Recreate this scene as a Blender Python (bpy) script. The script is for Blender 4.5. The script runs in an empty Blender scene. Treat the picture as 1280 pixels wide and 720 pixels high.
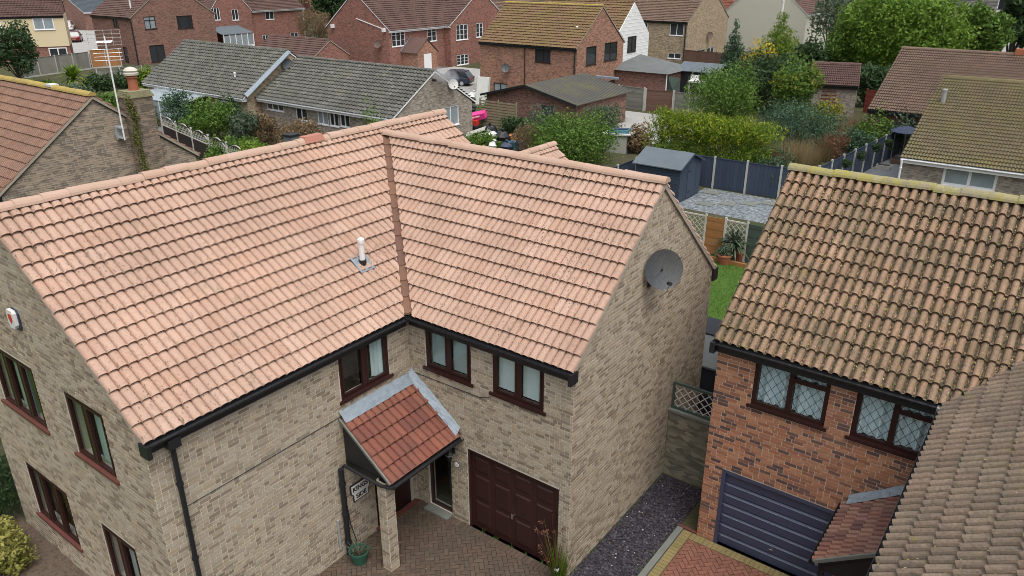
import bpy, math, random
import numpy as np
from mathutils import Vector, Matrix
random.seed(7); rng = np.random.default_rng(7)
R = math.radians
scene = bpy.context.scene
COL = scene.collection

# ------------------------------------------------------------------ camera
F, TILT, YAW = 955.0, R(23.05), R(36.6)          # focal length in px of a 1280 px wide picture
CAM = Vector((10.3597, -10.3128, 11.5))
cam = bpy.data.cameras.new('camera'); cam.sensor_width = 36.0; cam.lens = F/1280*36
cam.clip_start = 0.1; cam.clip_end = 3000
camo = bpy.data.objects.new('camera', cam); COL.objects.link(camo)
camo.location = CAM; camo.rotation_euler = (R(90)-TILT, 0, YAW)
scene.camera = camo
# ------------------------------------------------------------------ sky, sun, exposure (overcast winter day)
SUN_EL, SUN_AZ = R(66), R(120)                   # azimuth clockwise from +y
w = bpy.data.worlds.new('World'); scene.world = w; w.use_nodes = True
nt = w.node_tree; bg = nt.nodes['Background']
sky = nt.nodes.new('ShaderNodeTexSky'); sky.sky_type = 'NISHITA'; sky.sun_disc = False
sky.sun_elevation = SUN_EL; sky.sun_rotation = SUN_AZ
sky.air_density = 1.6; sky.dust_density = 6.0; sky.ozone_density = 1.0
hs = nt.nodes.new('ShaderNodeHueSaturation'); hs.inputs['Saturation'].default_value = 0.42
nt.links.new(sky.outputs[0], hs.inputs['Color']); nt.links.new(hs.outputs[0], bg.inputs[0])
bg.inputs[1].default_value = 0.15
sl = bpy.data.lights.new('sun', 'SUN'); sl.energy = 1.1; sl.angle = R(35); sl.color = (1.0, 0.985, 0.965)
so = bpy.data.objects.new('sun', sl); COL.objects.link(so)
sd = Vector((math.sin(SUN_AZ)*math.cos(SUN_EL), math.cos(SUN_AZ)*math.cos(SUN_EL), math.sin(SUN_EL)))
so.rotation_euler = (-sd).to_track_quat('-Z', 'Y').to_euler(); so.location = (20, -30, 40)
scene.view_settings.view_transform = 'Standard'; scene.view_settings.look = 'None'
scene.view_settings.exposure = 0.32; scene.view_settings.gamma = 1.0
scene.view_settings.use_curve_mapping = False
scene.cycles.filter_width = 0.9; scene.cycles.max_bounces = 6; scene.cycles.transparent_max_bounces = 12
scene.cycles.volume_bounces = 0; scene.cycles.volume_step_rate = 2.0

# ------------------------------------------------------------------ pixel helpers (a pixel only gives a direction)
def ray(px, py):
    u = (px-640)/F; v = (360-py)/F
    f = math.cos(TILT)+v*math.sin(TILT); z = -math.sin(TILT)+v*math.cos(TILT)
    c, s = math.cos(YAW), math.sin(YAW)
    return Vector((u*c-f*s, u*s+f*c, z))
def P(px, py, z=0.0):                              # on the level z
    r = ray(px, py); return CAM+r*((z-CAM.z)/r.z)
def PL(px, py, axis, val):                         # on a vertical plane
    r = ray(px, py); return CAM+r*((val-CAM[axis])/r[axis])
def proj(p):
    d = Vector(p)-CAM; c, s = math.cos(YAW), math.sin(YAW)
    X = d.x*c+d.y*s; f = -d.x*s+d.y*c
    Y = f*math.cos(TILT)-d.z*math.sin(TILT); U = f*math.sin(TILT)+d.z*math.cos(TILT)
    if Y < .1: return None
    return 640+F*X/Y, 360-F*U/Y, Y

# ------------------------------------------------------------------ materials
def newmat(name):
    m = bpy.data.materials.new(name); m.use_nodes = True
    n = m.node_tree; return m, n, n.nodes['Principled BSDF']
class NB:
    def __init__(s, n): s.n = n
    def node(s, t, **k):
        o = s.n.nodes.new(t)
        for a, b in k.items(): setattr(o, a, b)
        return o
    def link(s, a, b): s.n.links.new(a, b)
    def pos(s): return s.node('ShaderNodeNewGeometry').outputs['Position']
    def noise(s, scale, detail=3, rough=.55, vec=None):
        o = s.node('ShaderNodeTexNoise'); o.inputs['Scale'].default_value = scale
        o.inputs['Detail'].default_value = detail; o.inputs['Roughness'].default_value = rough
        s.link(vec if vec is not None else s.pos(), o.inputs['Vector']); return o.outputs['Fac']
    def ramp(s, fac, stops, const=False):
        o = s.node('ShaderNodeValToRGB'); e = o.color_ramp
        if const: e.interpolation = 'CONSTANT'
        while len(e.elements) < len(stops): e.elements.new(0.5)
        for el, (p, c) in zip(e.elements, stops):
            el.position = p; el.color = (*c, 1) if not isinstance(c, (int, float)) else (c, c, c, 1)
        s.link(fac, o.inputs[0]); return o.outputs[0]
    def mix(s, fac, a, b, mode='MIX'):
        o = s.node('ShaderNodeMix', data_type='RGBA', blend_type=mode)
        for i, x in ((0, fac), (6, a), (7, b)):
            if hasattr(x, 'is_linked'): s.link(x, o.inputs[i])
            elif i == 0: o.inputs[0].default_value = x
            else: o.inputs[i].default_value = (*x, 1)
        return o.outputs[2]
    def math(s, op, a, b=None):
        o = s.node('ShaderNodeMath', operation=op)
        for i, x in ((0, a), (1, b)):
            if x is None: continue
            if hasattr(x, 'is_linked'): s.link(x, o.inputs[i])
            else: o.inputs[i].default_value = x
        return o.outputs[0]
    def rnd(s):                                    # one value per piece: mesh attribute + object random
        a = s.node('ShaderNodeAttribute', attribute_name='rnd').outputs['Fac']
        b = s.node('ShaderNodeObjectInfo').outputs['Random']
        return s.math('FRACT', s.math('ADD', a, b))
    def bump(s, h, strength, dist, bsdf):
        o = s.node('ShaderNodeBump'); o.inputs['Strength'].default_value = strength
        o.inputs['Distance'].default_value = dist
        s.link(h, o.inputs['Height']); s.link(o.outputs[0], bsdf.inputs['Normal'])

def plain(name, col, rough=.6, var=.18, scale=3.0, fine=40.0, bump=0.0, metal=0.0, spec=.5):
    m, n, b = newmat(name); k = NB(n)
    f = k.noise(scale, 4); g = k.noise(fine, 2)
    c = k.mix(f, tuple(x*(1-var) for x in col), tuple(min(1, x*(1+var)) for x in col))
    c = k.mix(k.math('MULTIPLY', g, var), c, tuple(x*.45 for x in col))
    k.link(c, b.inputs['Base Color']); b.inputs['Roughness'].default_value = rough
    b.inputs['Metallic'].default_value = metal; b.inputs['Specular IOR Level'].default_value = spec
    if bump: k.bump(g, bump, .01, b)
    return m
def pieces(name, cols, rough=.85, dirt=None, dirt_amt=.3, dirt_scale=1.2, moss=None, moss_lo=.6, moss_hi=.75, moss_scale=1.4,
           speck=.25, speck_scale=60, bump=.25, stain=None, const=False, streak=None, streak_amt=.5):
    m, n, b = newmat(name); k = NB(n)
    N = len(cols)
    st = [((i/N if const else i/max(1, N-1)), c) for i, c in enumerate(cols)]
    c = k.ramp(k.rnd(), st, const)
    if dirt: c = k.mix(k.math('MULTIPLY', k.ramp(k.noise(dirt_scale, 5, .65), [(.35, 0), (.75, 1)]), dirt_amt), c, dirt)
    f = k.noise(speck_scale, 3, .7)
    c = k.mix(k.math('MULTIPLY', k.ramp(f, [(.45, 0), (.75, 1)]), speck), c, tuple(x*.35 for x in cols[0]))
    f2 = k.noise(speck_scale*.55, 2, .6)
    c = k.mix(k.math('MULTIPLY', k.ramp(f2, [(.6, 0), (.8, 1)]), speck*.6), c, tuple(min(.8, x*1.6) for x in cols[-1]))
    if streak:
        f4 = k.noise(9.0, 4, .75)
        c = k.mix(k.math('MULTIPLY', k.ramp(f4, [(.58, 0), (.68, 1)]), streak_amt), c, streak)
    if moss:
        f3 = k.math('MULTIPLY', k.ramp(k.noise(moss_scale, 6, .7), [(moss_lo, 0), (moss_hi, 1)]), k.ramp(k.noise(22, 3, .7), [(.35, .25), (.6, 1)]))
        c = k.mix(f3, c, moss)
    k.link(c, b.inputs['Base Color']); b.inputs['Roughness'].default_value = rough
    b.inputs['Specular IOR Level'].default_value = .3
    k.bump(f, bump, .004, b)
    return m
def brickfar(name, c1, c2, mortar, dirt=(.1, .09, .08)):
    m, n, b = newmat(name); k = NB(n)
    sp = k.node('ShaderNodeSeparateXYZ'); k.link(k.pos(), sp.inputs[0])
    cb = k.node('ShaderNodeCombineXYZ'); k.link(k.math('ADD', sp.outputs[0], sp.outputs[1]), cb.inputs[0]); k.link(sp.outputs[2], cb.inputs[1])
    t = k.node('ShaderNodeTexBrick'); k.link(cb.outputs[0], t.inputs['Vector'])
    t.inputs['Scale'].default_value = 1.0; t.inputs['Brick Width'].default_value = .225; t.inputs['Row Height'].default_value = .075
    t.inputs['Mortar Size'].default_value = .009; t.inputs['Bias'].default_value = 0.0
    t.inputs['Color1'].default_value = (*c1, 1); t.inputs['Color2'].default_value = (*c2, 1); t.inputs['Mortar'].default_value = (*mortar, 1)
    c = k.mix(k.math('MULTIPLY', k.ramp(k.noise(.7, 5, .65), [(.35, 0), (.75, 1)]), .35), t.outputs['Color'], dirt)
    st = k.node('ShaderNodeVectorMath', operation='MULTIPLY'); st.inputs[1].default_value = (4.4, 13.3, 1); k.link(cb.outputs[0], st.inputs[0])
    vo = k.node('ShaderNodeTexVoronoi'); vo.inputs['Scale'].default_value = 1.0; k.link(st.outputs[0], vo.inputs['Vector']); sc_ = k.node('ShaderNodeSeparateColor'); k.link(vo.outputs['Color'], sc_.inputs[0])
    c = k.mix(k.ramp(sc_.outputs[0], [(.55, 0), (.62, .55)]), c, tuple(x*.42 for x in c2))
    c = k.mix(k.ramp(sc_.outputs[1], [(.6, 0), (.68, .6)]), c, tuple(min(.7, x*1.45+.02) for x in c1))
    c = k.mix(k.math('MULTIPLY', k.noise(5, 4, .8), .35), c, mortar)
    k.link(c, b.inputs['Base Color']); b.inputs['Roughness'].default_value = .9; b.inputs['Specular IOR Level'].default_value = .2
    k.bump(t.outputs['Fac'], -.4, .01, b)
    return m
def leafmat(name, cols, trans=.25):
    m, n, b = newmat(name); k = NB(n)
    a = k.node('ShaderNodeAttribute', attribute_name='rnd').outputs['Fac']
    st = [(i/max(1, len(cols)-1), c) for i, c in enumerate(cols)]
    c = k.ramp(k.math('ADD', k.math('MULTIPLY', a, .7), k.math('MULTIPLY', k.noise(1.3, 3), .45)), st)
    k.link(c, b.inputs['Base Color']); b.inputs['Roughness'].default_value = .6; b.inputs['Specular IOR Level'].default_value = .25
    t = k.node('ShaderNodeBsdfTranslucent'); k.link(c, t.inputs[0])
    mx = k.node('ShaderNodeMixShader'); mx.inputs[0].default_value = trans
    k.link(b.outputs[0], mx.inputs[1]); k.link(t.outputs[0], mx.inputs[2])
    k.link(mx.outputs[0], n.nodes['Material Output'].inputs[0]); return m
def glassmat(name, tint=(.90, .96, .96)):
    m, n, b = newmat(name); k = NB(n)
    tr = k.node('ShaderNodeBsdfTransparent'); tr.inputs[0].default_value = (*tint, 1)
    gl = k.node('ShaderNodeBsdfGlossy'); gl.inputs['Roughness'].default_value = .03
    fr = k.node('ShaderNodeLayerWeight'); fr.inputs[0].default_value = .5; fac = k.math('ADD', k.math('MULTIPLY', k.math('POWER', fr.outputs['Facing'], 4.0), .7), .10)
    mx = k.node('ShaderNodeMixShader'); k.link(fac, mx.inputs[0]); k.link(tr.outputs[0], mx.inputs[1]); k.link(gl.outputs[0], mx.inputs[2])
    k.link(mx.outputs[0], n.nodes['Material Output'].inputs[0]); return m
def groundmat(name, stops, scale=.5, fine=12, rough=.95, bump=.5):
    m, n, b = newmat(name); k = NB(n)
    c = k.ramp(k.noise(scale, 6, .65), stops); f = k.noise(fine, 4, .7)
    c = k.mix(k.math('MULTIPLY', f, .5), c, tuple(x*.5 for x in stops[0][1]))
    k.link(c, b.inputs['Base Color']); b.inputs['Roughness'].default_value = rough; b.inputs['Specular IOR Level'].default_value = .2
    k.bump(f, bump, .03, b); return m
def stonemat(name, cols, scale, rough=.8):
    m, n, b = newmat(name); k = NB(n)
    v = k.node('ShaderNodeTexVoronoi'); v.inputs['Scale'].default_value = scale; k.link(k.pos(), v.inputs['Vector'])
    sp = k.node('ShaderNodeSeparateColor'); k.link(v.outputs['Color'], sp.inputs[0])
    c = k.ramp(sp.outputs[0], [(i/(len(cols)-1), x) for i, x in enumerate(cols)])
    k.link(c, b.inputs['Base Color']); b.inputs['Roughness'].default_value = rough
    k.bump(v.outputs['Distance'], -.7, .03, b); return m

M = {}
def defmats():
    # roofs
    M['tile_pink'] = pieces('pink_sandfaced_tile', [(.45,.28,.205), (.51,.345,.265), (.475,.31,.235), (.53,.37,.29), (.46,.29,.215)], dirt=(.31,.21,.16), dirt_amt=.75, dirt_scale=.55, speck=.42, speck_scale=42, streak=(.17,.13,.10), streak_amt=.45, moss=(.20,.165,.105), moss_lo=.60, moss_hi=.72, moss_scale=2.3)
    M['tile_buff'] = pieces('weathered_brown_tile', [(.265,.165,.105), (.345,.22,.145), (.295,.19,.125), (.375,.245,.165)], dirt=(.115,.105,.07), dirt_amt=.8, dirt_scale=1.3, moss=(.20,.18,.045), moss_lo=.60, moss_hi=.70, moss_scale=4.6, speck=.6, speck_scale=30, streak=(.075,.075,.05), streak_amt=.85)
    M['tile_buff_shaded'] = pieces('shaded_brown_tile', [(.19,.135,.10), (.25,.18,.135), (.215,.16,.12), (.28,.21,.155)], dirt=(.115,.105,.08), dirt_amt=.7, dirt_scale=1.3, moss=(.20,.185,.05), moss_lo=.60, moss_hi=.7, moss_scale=4.6, speck=.6, speck_scale=30, streak=(.085,.08,.06), streak_amt=.8)  # same brown tiles, with the wing's duller light put into a greyer colour
    M['ridge_vent'] = pieces('rose_ridge_vent', [(.42,.19,.14), (.44,.20,.15)], dirt=(.3,.16,.12), dirt_amt=.3)
    M['tile_red'] = pieces('red_clay_tile', [(.20,.07,.045), (.265,.10,.065), (.225,.08,.055), (.165,.06,.047)], dirt=(.10,.06,.05), dirt_amt=.6, dirt_scale=2.0, speck=.3, speck_scale=40)
    M['tile_rust'] = pieces('mottled_red_brown_tile', [(.19,.08,.06), (.28,.14,.10), (.14,.07,.065), (.30,.17,.12), (.22,.12,.11)], dirt=(.07,.055,.05), dirt_amt=.5, dirt_scale=2.0, speck=.4, speck_scale=40)
    M['tile_left'] = pieces('brown_grooved_tile', [(.25,.14,.10), (.31,.185,.135), (.28,.16,.115)], dirt=(.18,.13,.10), dirt_amt=.5, dirt_scale=1.0, moss=(.22,.17,.05), moss_lo=.62, moss_hi=.8, speck=.3, speck_scale=40)
    M['ridge_left'] = pieces('lichen_ridge', [(.36,.27,.06), (.42,.31,.08), (.30,.24,.09)], dirt=(.22,.17,.10), dirt_amt=.5, dirt_scale=3.0)
    M['ridge_buff'] = pieces('mossy_ridge', [(.28,.255,.14), (.33,.29,.17), (.27,.235,.16)], dirt=(.17,.165,.13), dirt_amt=.7, dirt_scale=5.0, speck=.6, speck_scale=25, moss=(.30,.265,.05), moss_lo=.45, moss_hi=.62, moss_scale=2.2)
    M['ridge_pink'] = pieces('pink_ridge', [(.44,.29,.225), (.48,.335,.27), (.45,.30,.235)], dirt=(.33,.27,.16), dirt_amt=.35, dirt_scale=2.0)
    M['tile_grey'] = pieces('weathered_grey_tile', [(.10,.102,.09), (.145,.147,.13), (.12,.12,.107), (.18,.178,.158)], dirt=(.06,.06,.05), dirt_amt=.6, dirt_scale=.5, moss=(.19,.175,.07), moss_lo=.58, moss_hi=.8, moss_scale=.6, speck=.6, speck_scale=14, streak=(.33,.335,.30), streak_amt=.5)
    M['tile_moss'] = pieces('moss_covered_tile', [(.18,.105,.065), (.225,.135,.08), (.20,.125,.075)], dirt=(.11,.08,.05), dirt_amt=.4, dirt_scale=.7, moss=(.165,.14,.042), moss_lo=.40, moss_hi=.72, moss_scale=.55, speck=.4, speck_scale=16)
    M['tile_brown'] = pieces('dark_brown_tile', [(.15,.10,.075), (.20,.135,.10), (.165,.115,.09)], dirt=(.10,.08,.06), dirt_amt=.5, dirt_scale=.6, moss=(.19,.175,.06), moss_lo=.6, moss_hi=.8, moss_scale=.5, speck=.4, speck_scale=18)
    M['tile_plum'] = pieces('plum_brown_tile', [(.105,.062,.055), (.14,.08,.07), (.12,.072,.062)], dirt=(.08,.06,.05), dirt_amt=.4, dirt_scale=.4, speck=.3, speck_scale=15)
    M['tile_olive'] = pieces('olive_mossy_tile', [(.155,.13,.08), (.20,.165,.10), (.18,.14,.09)], dirt=(.10,.09,.055), dirt_amt=.5, dirt_scale=.8, moss=(.17,.155,.05), moss_lo=.45, moss_hi=.75, moss_scale=.6, speck=.4, speck_scale=18)
    M['tile_red'].name = 'red_clay_tile'
    M['valley'] = pieces('valley_tile', [(.17,.085,.055), (.22,.115,.072), (.15,.08,.06)], dirt=(.12,.08,.06), dirt_amt=.5)
    M['valley_dark'] = plain('dark_mossy_valley', (.045,.045,.03), .9, .4, 6)
    M['felt_grey'] = plain('grey_roofing_felt', (.13,.14,.14), .85, .3, 1.2, 30, .3)
    M['felt_moss'] = groundmat('mossy_corrugated_sheet', [(.3, (.085,.085,.08)), (.55, (.11,.105,.085)), (.75, (.15,.15,.045))], .45, 8)
    M['felt_blue'] = plain('blue_grey_felt', (.11,.135,.155), .8, .2, 1.5, 30, .2)
    # bricks
    M['brick_buff'] = pieces('buff_multi_brick', [(.38,.315,.235), (.44,.375,.285), (.32,.26,.19), (.41,.35,.27), (.255,.20,.145), (.45,.39,.30), (.37,.31,.24), (.21,.165,.12), (.39,.31,.21), (.42,.365,.285), (.28,.225,.165), (.35,.29,.215), (.43,.36,.26)], dirt=(.36,.33,.275), dirt_amt=.4, dirt_scale=.45, speck=.3, speck_scale=50, const=True)
    M['mortar_buff'] = plain('buff_mortar', (.60,.545,.46), .95, .12, .6, 60)
    M['brick_red'] = pieces('red_multi_brick', [(.37,.155,.085), (.45,.205,.115), (.29,.12,.075), (.12,.07,.062), (.40,.175,.095), (.47,.235,.135), (.09,.058,.058), (.34,.14,.08), (.155,.085,.07), (.42,.19,.105), (.23,.105,.075), (.38,.165,.095), (.44,.21,.12)], dirt=(.20,.13,.095), dirt_amt=.35, dirt_scale=.7, speck=.3, speck_scale=50, const=True)
    M['mortar_red'] = plain('pale_mortar', (.58,.47,.36), .95, .12, .8, 60)
    M['brick_left'] = brickfar('grey_brown_brick', (.255,.195,.14), (.15,.115,.10), (.40,.36,.29))
    M['brick_stack'] = brickfar('dark_stack_brick', (.20,.14,.105), (.11,.085,.075), (.28,.25,.19), (.12,.12,.06))
    M['brick_far_red'] = brickfar('far_red_brick', (.26,.095,.07), (.20,.078,.06), (.30,.20,.165))
    M['brick_far_orange'] = brickfar('far_orange_brick', (.33,.15,.095), (.23,.105,.075), (.36,.25,.19))
    M['brick_far_brown'] = brickfar('far_brown_brick', (.22,.095,.07), (.16,.075,.06), (.26,.19,.16))
    M['brick_far_buff'] = brickfar('far_buff_brick', (.36,.27,.17), (.29,.21,.13), (.38,.33,.26))
    M['brick_far_grey'] = brickfar('far_grey_brick', (.29,.245,.20), (.22,.185,.155), (.36,.33,.29))
    M['brick_gate'] = brickfar('dark_garden_brick', (.22,.195,.14), (.16,.145,.11), (.20,.19,.15), (.10,.11,.07))  # brick in a darker, greener tone for the garden wall
    M['render_cream'] = plain('cream_render', (.66,.56,.37), .9, .06, .4)
    M['render_stone'] = plain('stone_render', (.50,.49,.41), .9, .06, .4)
    M['white_boards'] = plain('white_boarding', (.78,.79,.80), .6, .05, .4)
    # joinery and metal
    M['upvc'] = plain('white_plastic', (.78,.79,.80), .4, .05, 2)
    M['rosewood'] = pieces('rosewood_plastic', [(.030,.0125,.011), (.038,.015,.013)], .35, speck=.2, speck_scale=30, bump=.05)
    M['sill_red'] = plain('red_brown_sill', (.13,.045,.035), .5, .25, 3)
    M['darkwood'] = plain('dark_stained_frame', (.03,.017,.014), .45, .2, 3)
    M['black'] = plain('black_plastic', (.014,.015,.018), .5, .2, 3)
    M['blackboard'] = plain('black_soffit', (.018,.018,.020), .55, .2, 3)
    M['lead'] = plain('lead_flashing', (.25,.30,.35), .55, .4, 9, 34, .5, .1)
    M['mortar_edge'] = plain('verge_mortar', (.36,.32,.26), .95, .25, 4)
    M['garage_brown'] = plain('dark_brown_door', (.038,.0125,.0115), .45, .30, 2.2, 25)
    M['garage_blue'] = plain('blue_grey_door', (.055,.066,.118), .42, .28, 1.6, 25)
    M['fold_highlight'] = plain('painted_highlight', (.20,.235,.32), .4, .1, 3)  # highlight colour for the folds of the blue door
    M['chrome'] = plain('bright_metal', (.6,.6,.6), .25, .1, 3, metal=.9)
    M['alloy'] = plain('galvanised', (.48,.50,.52), .4, .15, 4, metal=.5)
    M['white_gloss'] = plain('white_gloss', (.75,.75,.75), .3, .05, 3)
    M['glass'] = glassmat('window_glass'); 
    M['pane_far'] = plain('far_pane', (.035,.042,.05), .08, .5, .9, 3, spec=.7)
    M['pane_pale'] = plain('far_pane_with_net', (.30,.35,.38), .12, .35, 1.3, 5, spec=.6)
    M['curtain_teal'] = plain('blue_grey_blind', (.34,.43,.43), .8, .1, 3)
    M['curtain_net'] = plain('net_curtain', (.74,.85,.90), .9, .12, 5)
    M['curtain_white'] = plain('white_blind', (.60,.70,.71), .85, .1, 3)
    M['room_shade'] = plain('painted_room_shade', (.06,.065,.065), .9, .3, 1)  # gloom of the unlit room put into the colour
    M['leading'] = plain('lead_came', (.02,.02,.022), .5, .1, 5)
    # ground
    M['ground'] = groundmat('garden_ground', [(.3, (.045,.06,.02)), (.5, (.085,.075,.045)), (.7, (.06,.085,.025))], .35)
    M['lawn'] = groundmat('lawn_ground', [(.3, (.05,.10,.015)), (.6, (.075,.135,.025)), (.8, (.06,.11,.02))], 1.2)
    M['asphalt'] = plain('asphalt', (.09,.09,.092), .9, .25, .5, 25, .3)
    M['concrete'] = plain('pale_concrete', (.34,.335,.32), .9, .2, .5, 25, .2)
    M['slab'] = plain('grey_paving_slab', (.15,.165,.18), .85, .25, 1.0, 25, .2)
    M['slate_bed'] = stonemat('slate_bed', [(.012,.011,.014), (.03,.027,.036), (.02,.018,.024)], 30)
    M['slate'] = pieces('plum_slate_chip', [(.03,.025,.034), (.065,.055,.072), (.045,.038,.05), (.10,.09,.105), (.04,.035,.045)], .6, speck=.2, bump=.1)
    M['pebble'] = stonemat('pale_pebbles', [(.10,.12,.135), (.20,.225,.24), (.06,.075,.09), (.30,.32,.33)], 9)
    M['paver'] = pieces('brown_block_paver', [(.10,.065,.048), (.125,.083,.06), (.085,.058,.045), (.14,.095,.07)], .8, dirt=(.06,.06,.045), dirt_amt=.6, dirt_scale=.9, speck=.4, speck_scale=50)
    M['paver_red'] = pieces('red_block_paver', [(.20,.085,.06), (.25,.11,.078), (.18,.078,.056), (.225,.10,.075)], .8, dirt=(.17,.095,.06), dirt_amt=.4, dirt_scale=1.0, speck=.35, speck_scale=50)
    M['paver_yellow'] = pieces('yellow_block_paver', [(.24,.19,.085), (.275,.215,.10), (.21,.165,.078)], .85, dirt=(.15,.14,.05), dirt_amt=.6, dirt_scale=1.5, speck=.35, speck_scale=50)
    M['sand'] = plain('joint_sand', (.05,.055,.03), .95, .3, 3)
    M['kerb'] = plain('grey_edging', (.17,.18,.16), .9, .3, 3, 30, .2)
    M['bark'] = plain('bark', (.085,.065,.05), .95, .3, 6, 30, .5)
    M['mulch'] = stonemat('bark_mulch', [(.06,.042,.03), (.12,.085,.06), (.09,.07,.05)], 22)
    # timber
    M['fence_blue'] = pieces('dark_blue_boards', [(.038,.052,.085), (.048,.065,.10), (.042,.056,.09)], .7, speck=.2, speck_scale=20)
    M['shed_blue'] = pieces('blue_shed_boards', [(.038,.055,.082), (.046,.066,.095)], .7, speck=.2, speck_scale=20)
    M['fence_grey'] = pieces('grey_fence_boards', [(.20,.195,.175), (.26,.25,.22), (.17,.165,.15)], .9, dirt=(.10,.12,.07), dirt_amt=.4, speck=.25, speck_scale=12)
    M['fence_brown'] = pieces('brown_fence_boards', [(.13,.075,.055), (.16,.095,.07)], .9, speck=.25, speck_scale=12)
    M['fence_dark'] = pieces('dark_stained_fence', [(.03,.02,.02), (.042,.028,.026)], .8, speck=.2, speck_scale=12)
    M['fence_orange'] = pieces('new_orange_boards', [(.30,.14,.05), (.36,.175,.07)], .8, speck=.25, speck_scale=12)
    M['fence_red'] = pieces('red_boards', [(.20,.045,.035), (.24,.06,.045)], .8, speck=.25, speck_scale=12)
    M['post'] = plain('concrete_post', (.42,.42,.39), .9, .2, 3)
    M['trellis'] = plain('pale_trellis', (.52,.50,.45), .85, .2, 4)
    M['trellis_green'] = plain('green_trellis_frame', (.05,.075,.06), .8, .2, 4)
    M['blackwall'] = plain('black_boarding', (.02,.023,.032), .7, .2, 1)
    M['green_pot'] = plain('green_plastic', (.028,.105,.075), .45, .15, 4)
    M['terracotta'] = plain('terracotta', (.36,.12,.06), .8, .25, 5)
    M['moss_cap'] = plain('lichened_mortar', (.27,.255,.15), .95, .4, 8, 30, .4)
    M['ivory'] = plain('ivory_pot_cap', (.62,.58,.50), .8, .2, 6)
    M['soil'] = plain('compost', (.035,.028,.02), .95, .3, 10)
    M['pink'] = plain('pink_plastic', (.72,.06,.27), .4, .1, 3)
    M['red'] = plain('red_plastic', (.55,.045,.025), .45, .1, 3)
    M['teal'] = plain('teal_plastic', (.07,.22,.27), .5, .1, 3)
    M['orange'] = plain('orange_plastic', (.55,.25,.08), .5, .1, 3)
    M['palepink'] = plain('pale_pink', (.60,.40,.42), .6, .1, 3)
    M['navy'] = plain('navy_plastic', (.03,.045,.09), .5, .2, 3)
    M['dirtywhite'] = plain('dirty_white', (.60,.61,.58), .6, .2, 2)
    M['binbag'] = plain('black_bag', (.015,.016,.02), .35, .3, 6, 20, .8)
    M['dish'] = plain('grey_mesh_dish', (.075,.085,.095), .5, .35, 5, 60, .1)
    m_, n_, b_ = newmat('dark_mesh_dish'); k_ = NB(n_); b_.inputs['Base Color'].default_value = (.07,.08,.09,1); b_.inputs['Roughness'].default_value = .5
    t_ = k_.node('ShaderNodeBsdfTransparent'); x_ = k_.node('ShaderNodeMixShader'); x_.inputs[0].default_value = .34; k_.link(b_.outputs[0], x_.inputs[1]); k_.link(t_.outputs[0], x_.inputs[2]); k_.link(x_.outputs[0], n_.nodes['Material Output'].inputs[0]); M['mesh_dish'] = m_
    M['dish_brown'] = plain('brown_dish', (.11,.07,.055), .6, .3, 4)
    M['car_red'] = plain('dark_red_paint', (.12,.012,.022), .25, .05, 2)
    M['car_white'] = plain('white_paint', (.65,.68,.70), .25, .05, 2)
    M['car_blue'] = plain('dark_blue_paint', (.02,.03,.055), .22, .05, 2)
    M['tyre'] = plain('tyre', (.015,.015,.016), .8, .1, 5)
    M['lamp_red'] = plain('red_lens', (.35,.01,.01), .2, .05, 3)
    # leaves
    M['leaf_dark'] = leafmat('dark_leaf', [(.018,.036,.014), (.034,.066,.024), (.065,.115,.042)])
    M['leaf_mid'] = leafmat('mid_leaf', [(.035,.075,.013), (.075,.145,.022), (.15,.25,.045)])
    M['leaf_lime'] = leafmat('lime_leaf', [(.04,.09,.01), (.11,.19,.018), (.24,.32,.03)], .35)
    M['leaf_bright'] = leafmat('bright_leaf', [(.045,.10,.012), (.095,.18,.02), (.19,.30,.04)], .3)
    M['leaf_gold'] = leafmat('golden_leaf', [(.05,.08,.008), (.19,.21,.018), (.42,.36,.03)], .35)
    M['leaf_hedge'] = leafmat('hedge_tip', [(.10,.17,.012), (.22,.29,.02), (.40,.43,.035)], .35)
    M['leaf_yellow'] = leafmat('yellow_leaf', [(.30,.25,.02), (.50,.38,.03), (.60,.48,.06)], .35)
    M['leaf_variegated'] = leafmat('variegated_leaf', [(.045,.09,.02), (.20,.22,.05), (.50,.45,.15)], .3)
    M['leaf_grey'] = leafmat('grey_green_leaf', [(.035,.06,.035), (.075,.11,.065), (.15,.19,.13)])
    M['leaf_bluegreen'] = leafmat('blue_green_leaf', [(.022,.055,.032), (.05,.10,.055), (.105,.17,.095)])
    M['leaf_brown'] = leafmat('dead_stalk', [(.07,.045,.025), (.16,.11,.06), (.28,.21,.12)])
    M['leaf_tan'] = leafmat('tan_grass', [(.14,.10,.05), (.24,.18,.09), (.33,.27,.14)])
    M['leaf_moss'] = leafmat('stack_moss', [(.06,.075,.02), (.11,.12,.03), (.17,.17,.05)], .1)
    M['leaf_pandark'] = leafmat('channel_dark', [(.035,.03,.02), (.06,.052,.03), (.10,.085,.04)], .05)  # dark tones for the flakes in the roof channels
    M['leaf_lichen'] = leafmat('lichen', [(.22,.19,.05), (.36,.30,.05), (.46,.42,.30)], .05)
    M['leaf_grit'] = leafmat('roof_grit', [(.06,.05,.04), (.12,.10,.075), (.20,.175,.13)], .05)
    M['leaf_russet'] = leafmat('russet_leaf', [(.09,.04,.03), (.20,.09,.06), (.26,.14,.10)])
    M['grass'] = leafmat('grass_blade', [(.04,.12,.01), (.075,.19,.018), (.12,.26,.035)])
defmats()

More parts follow.
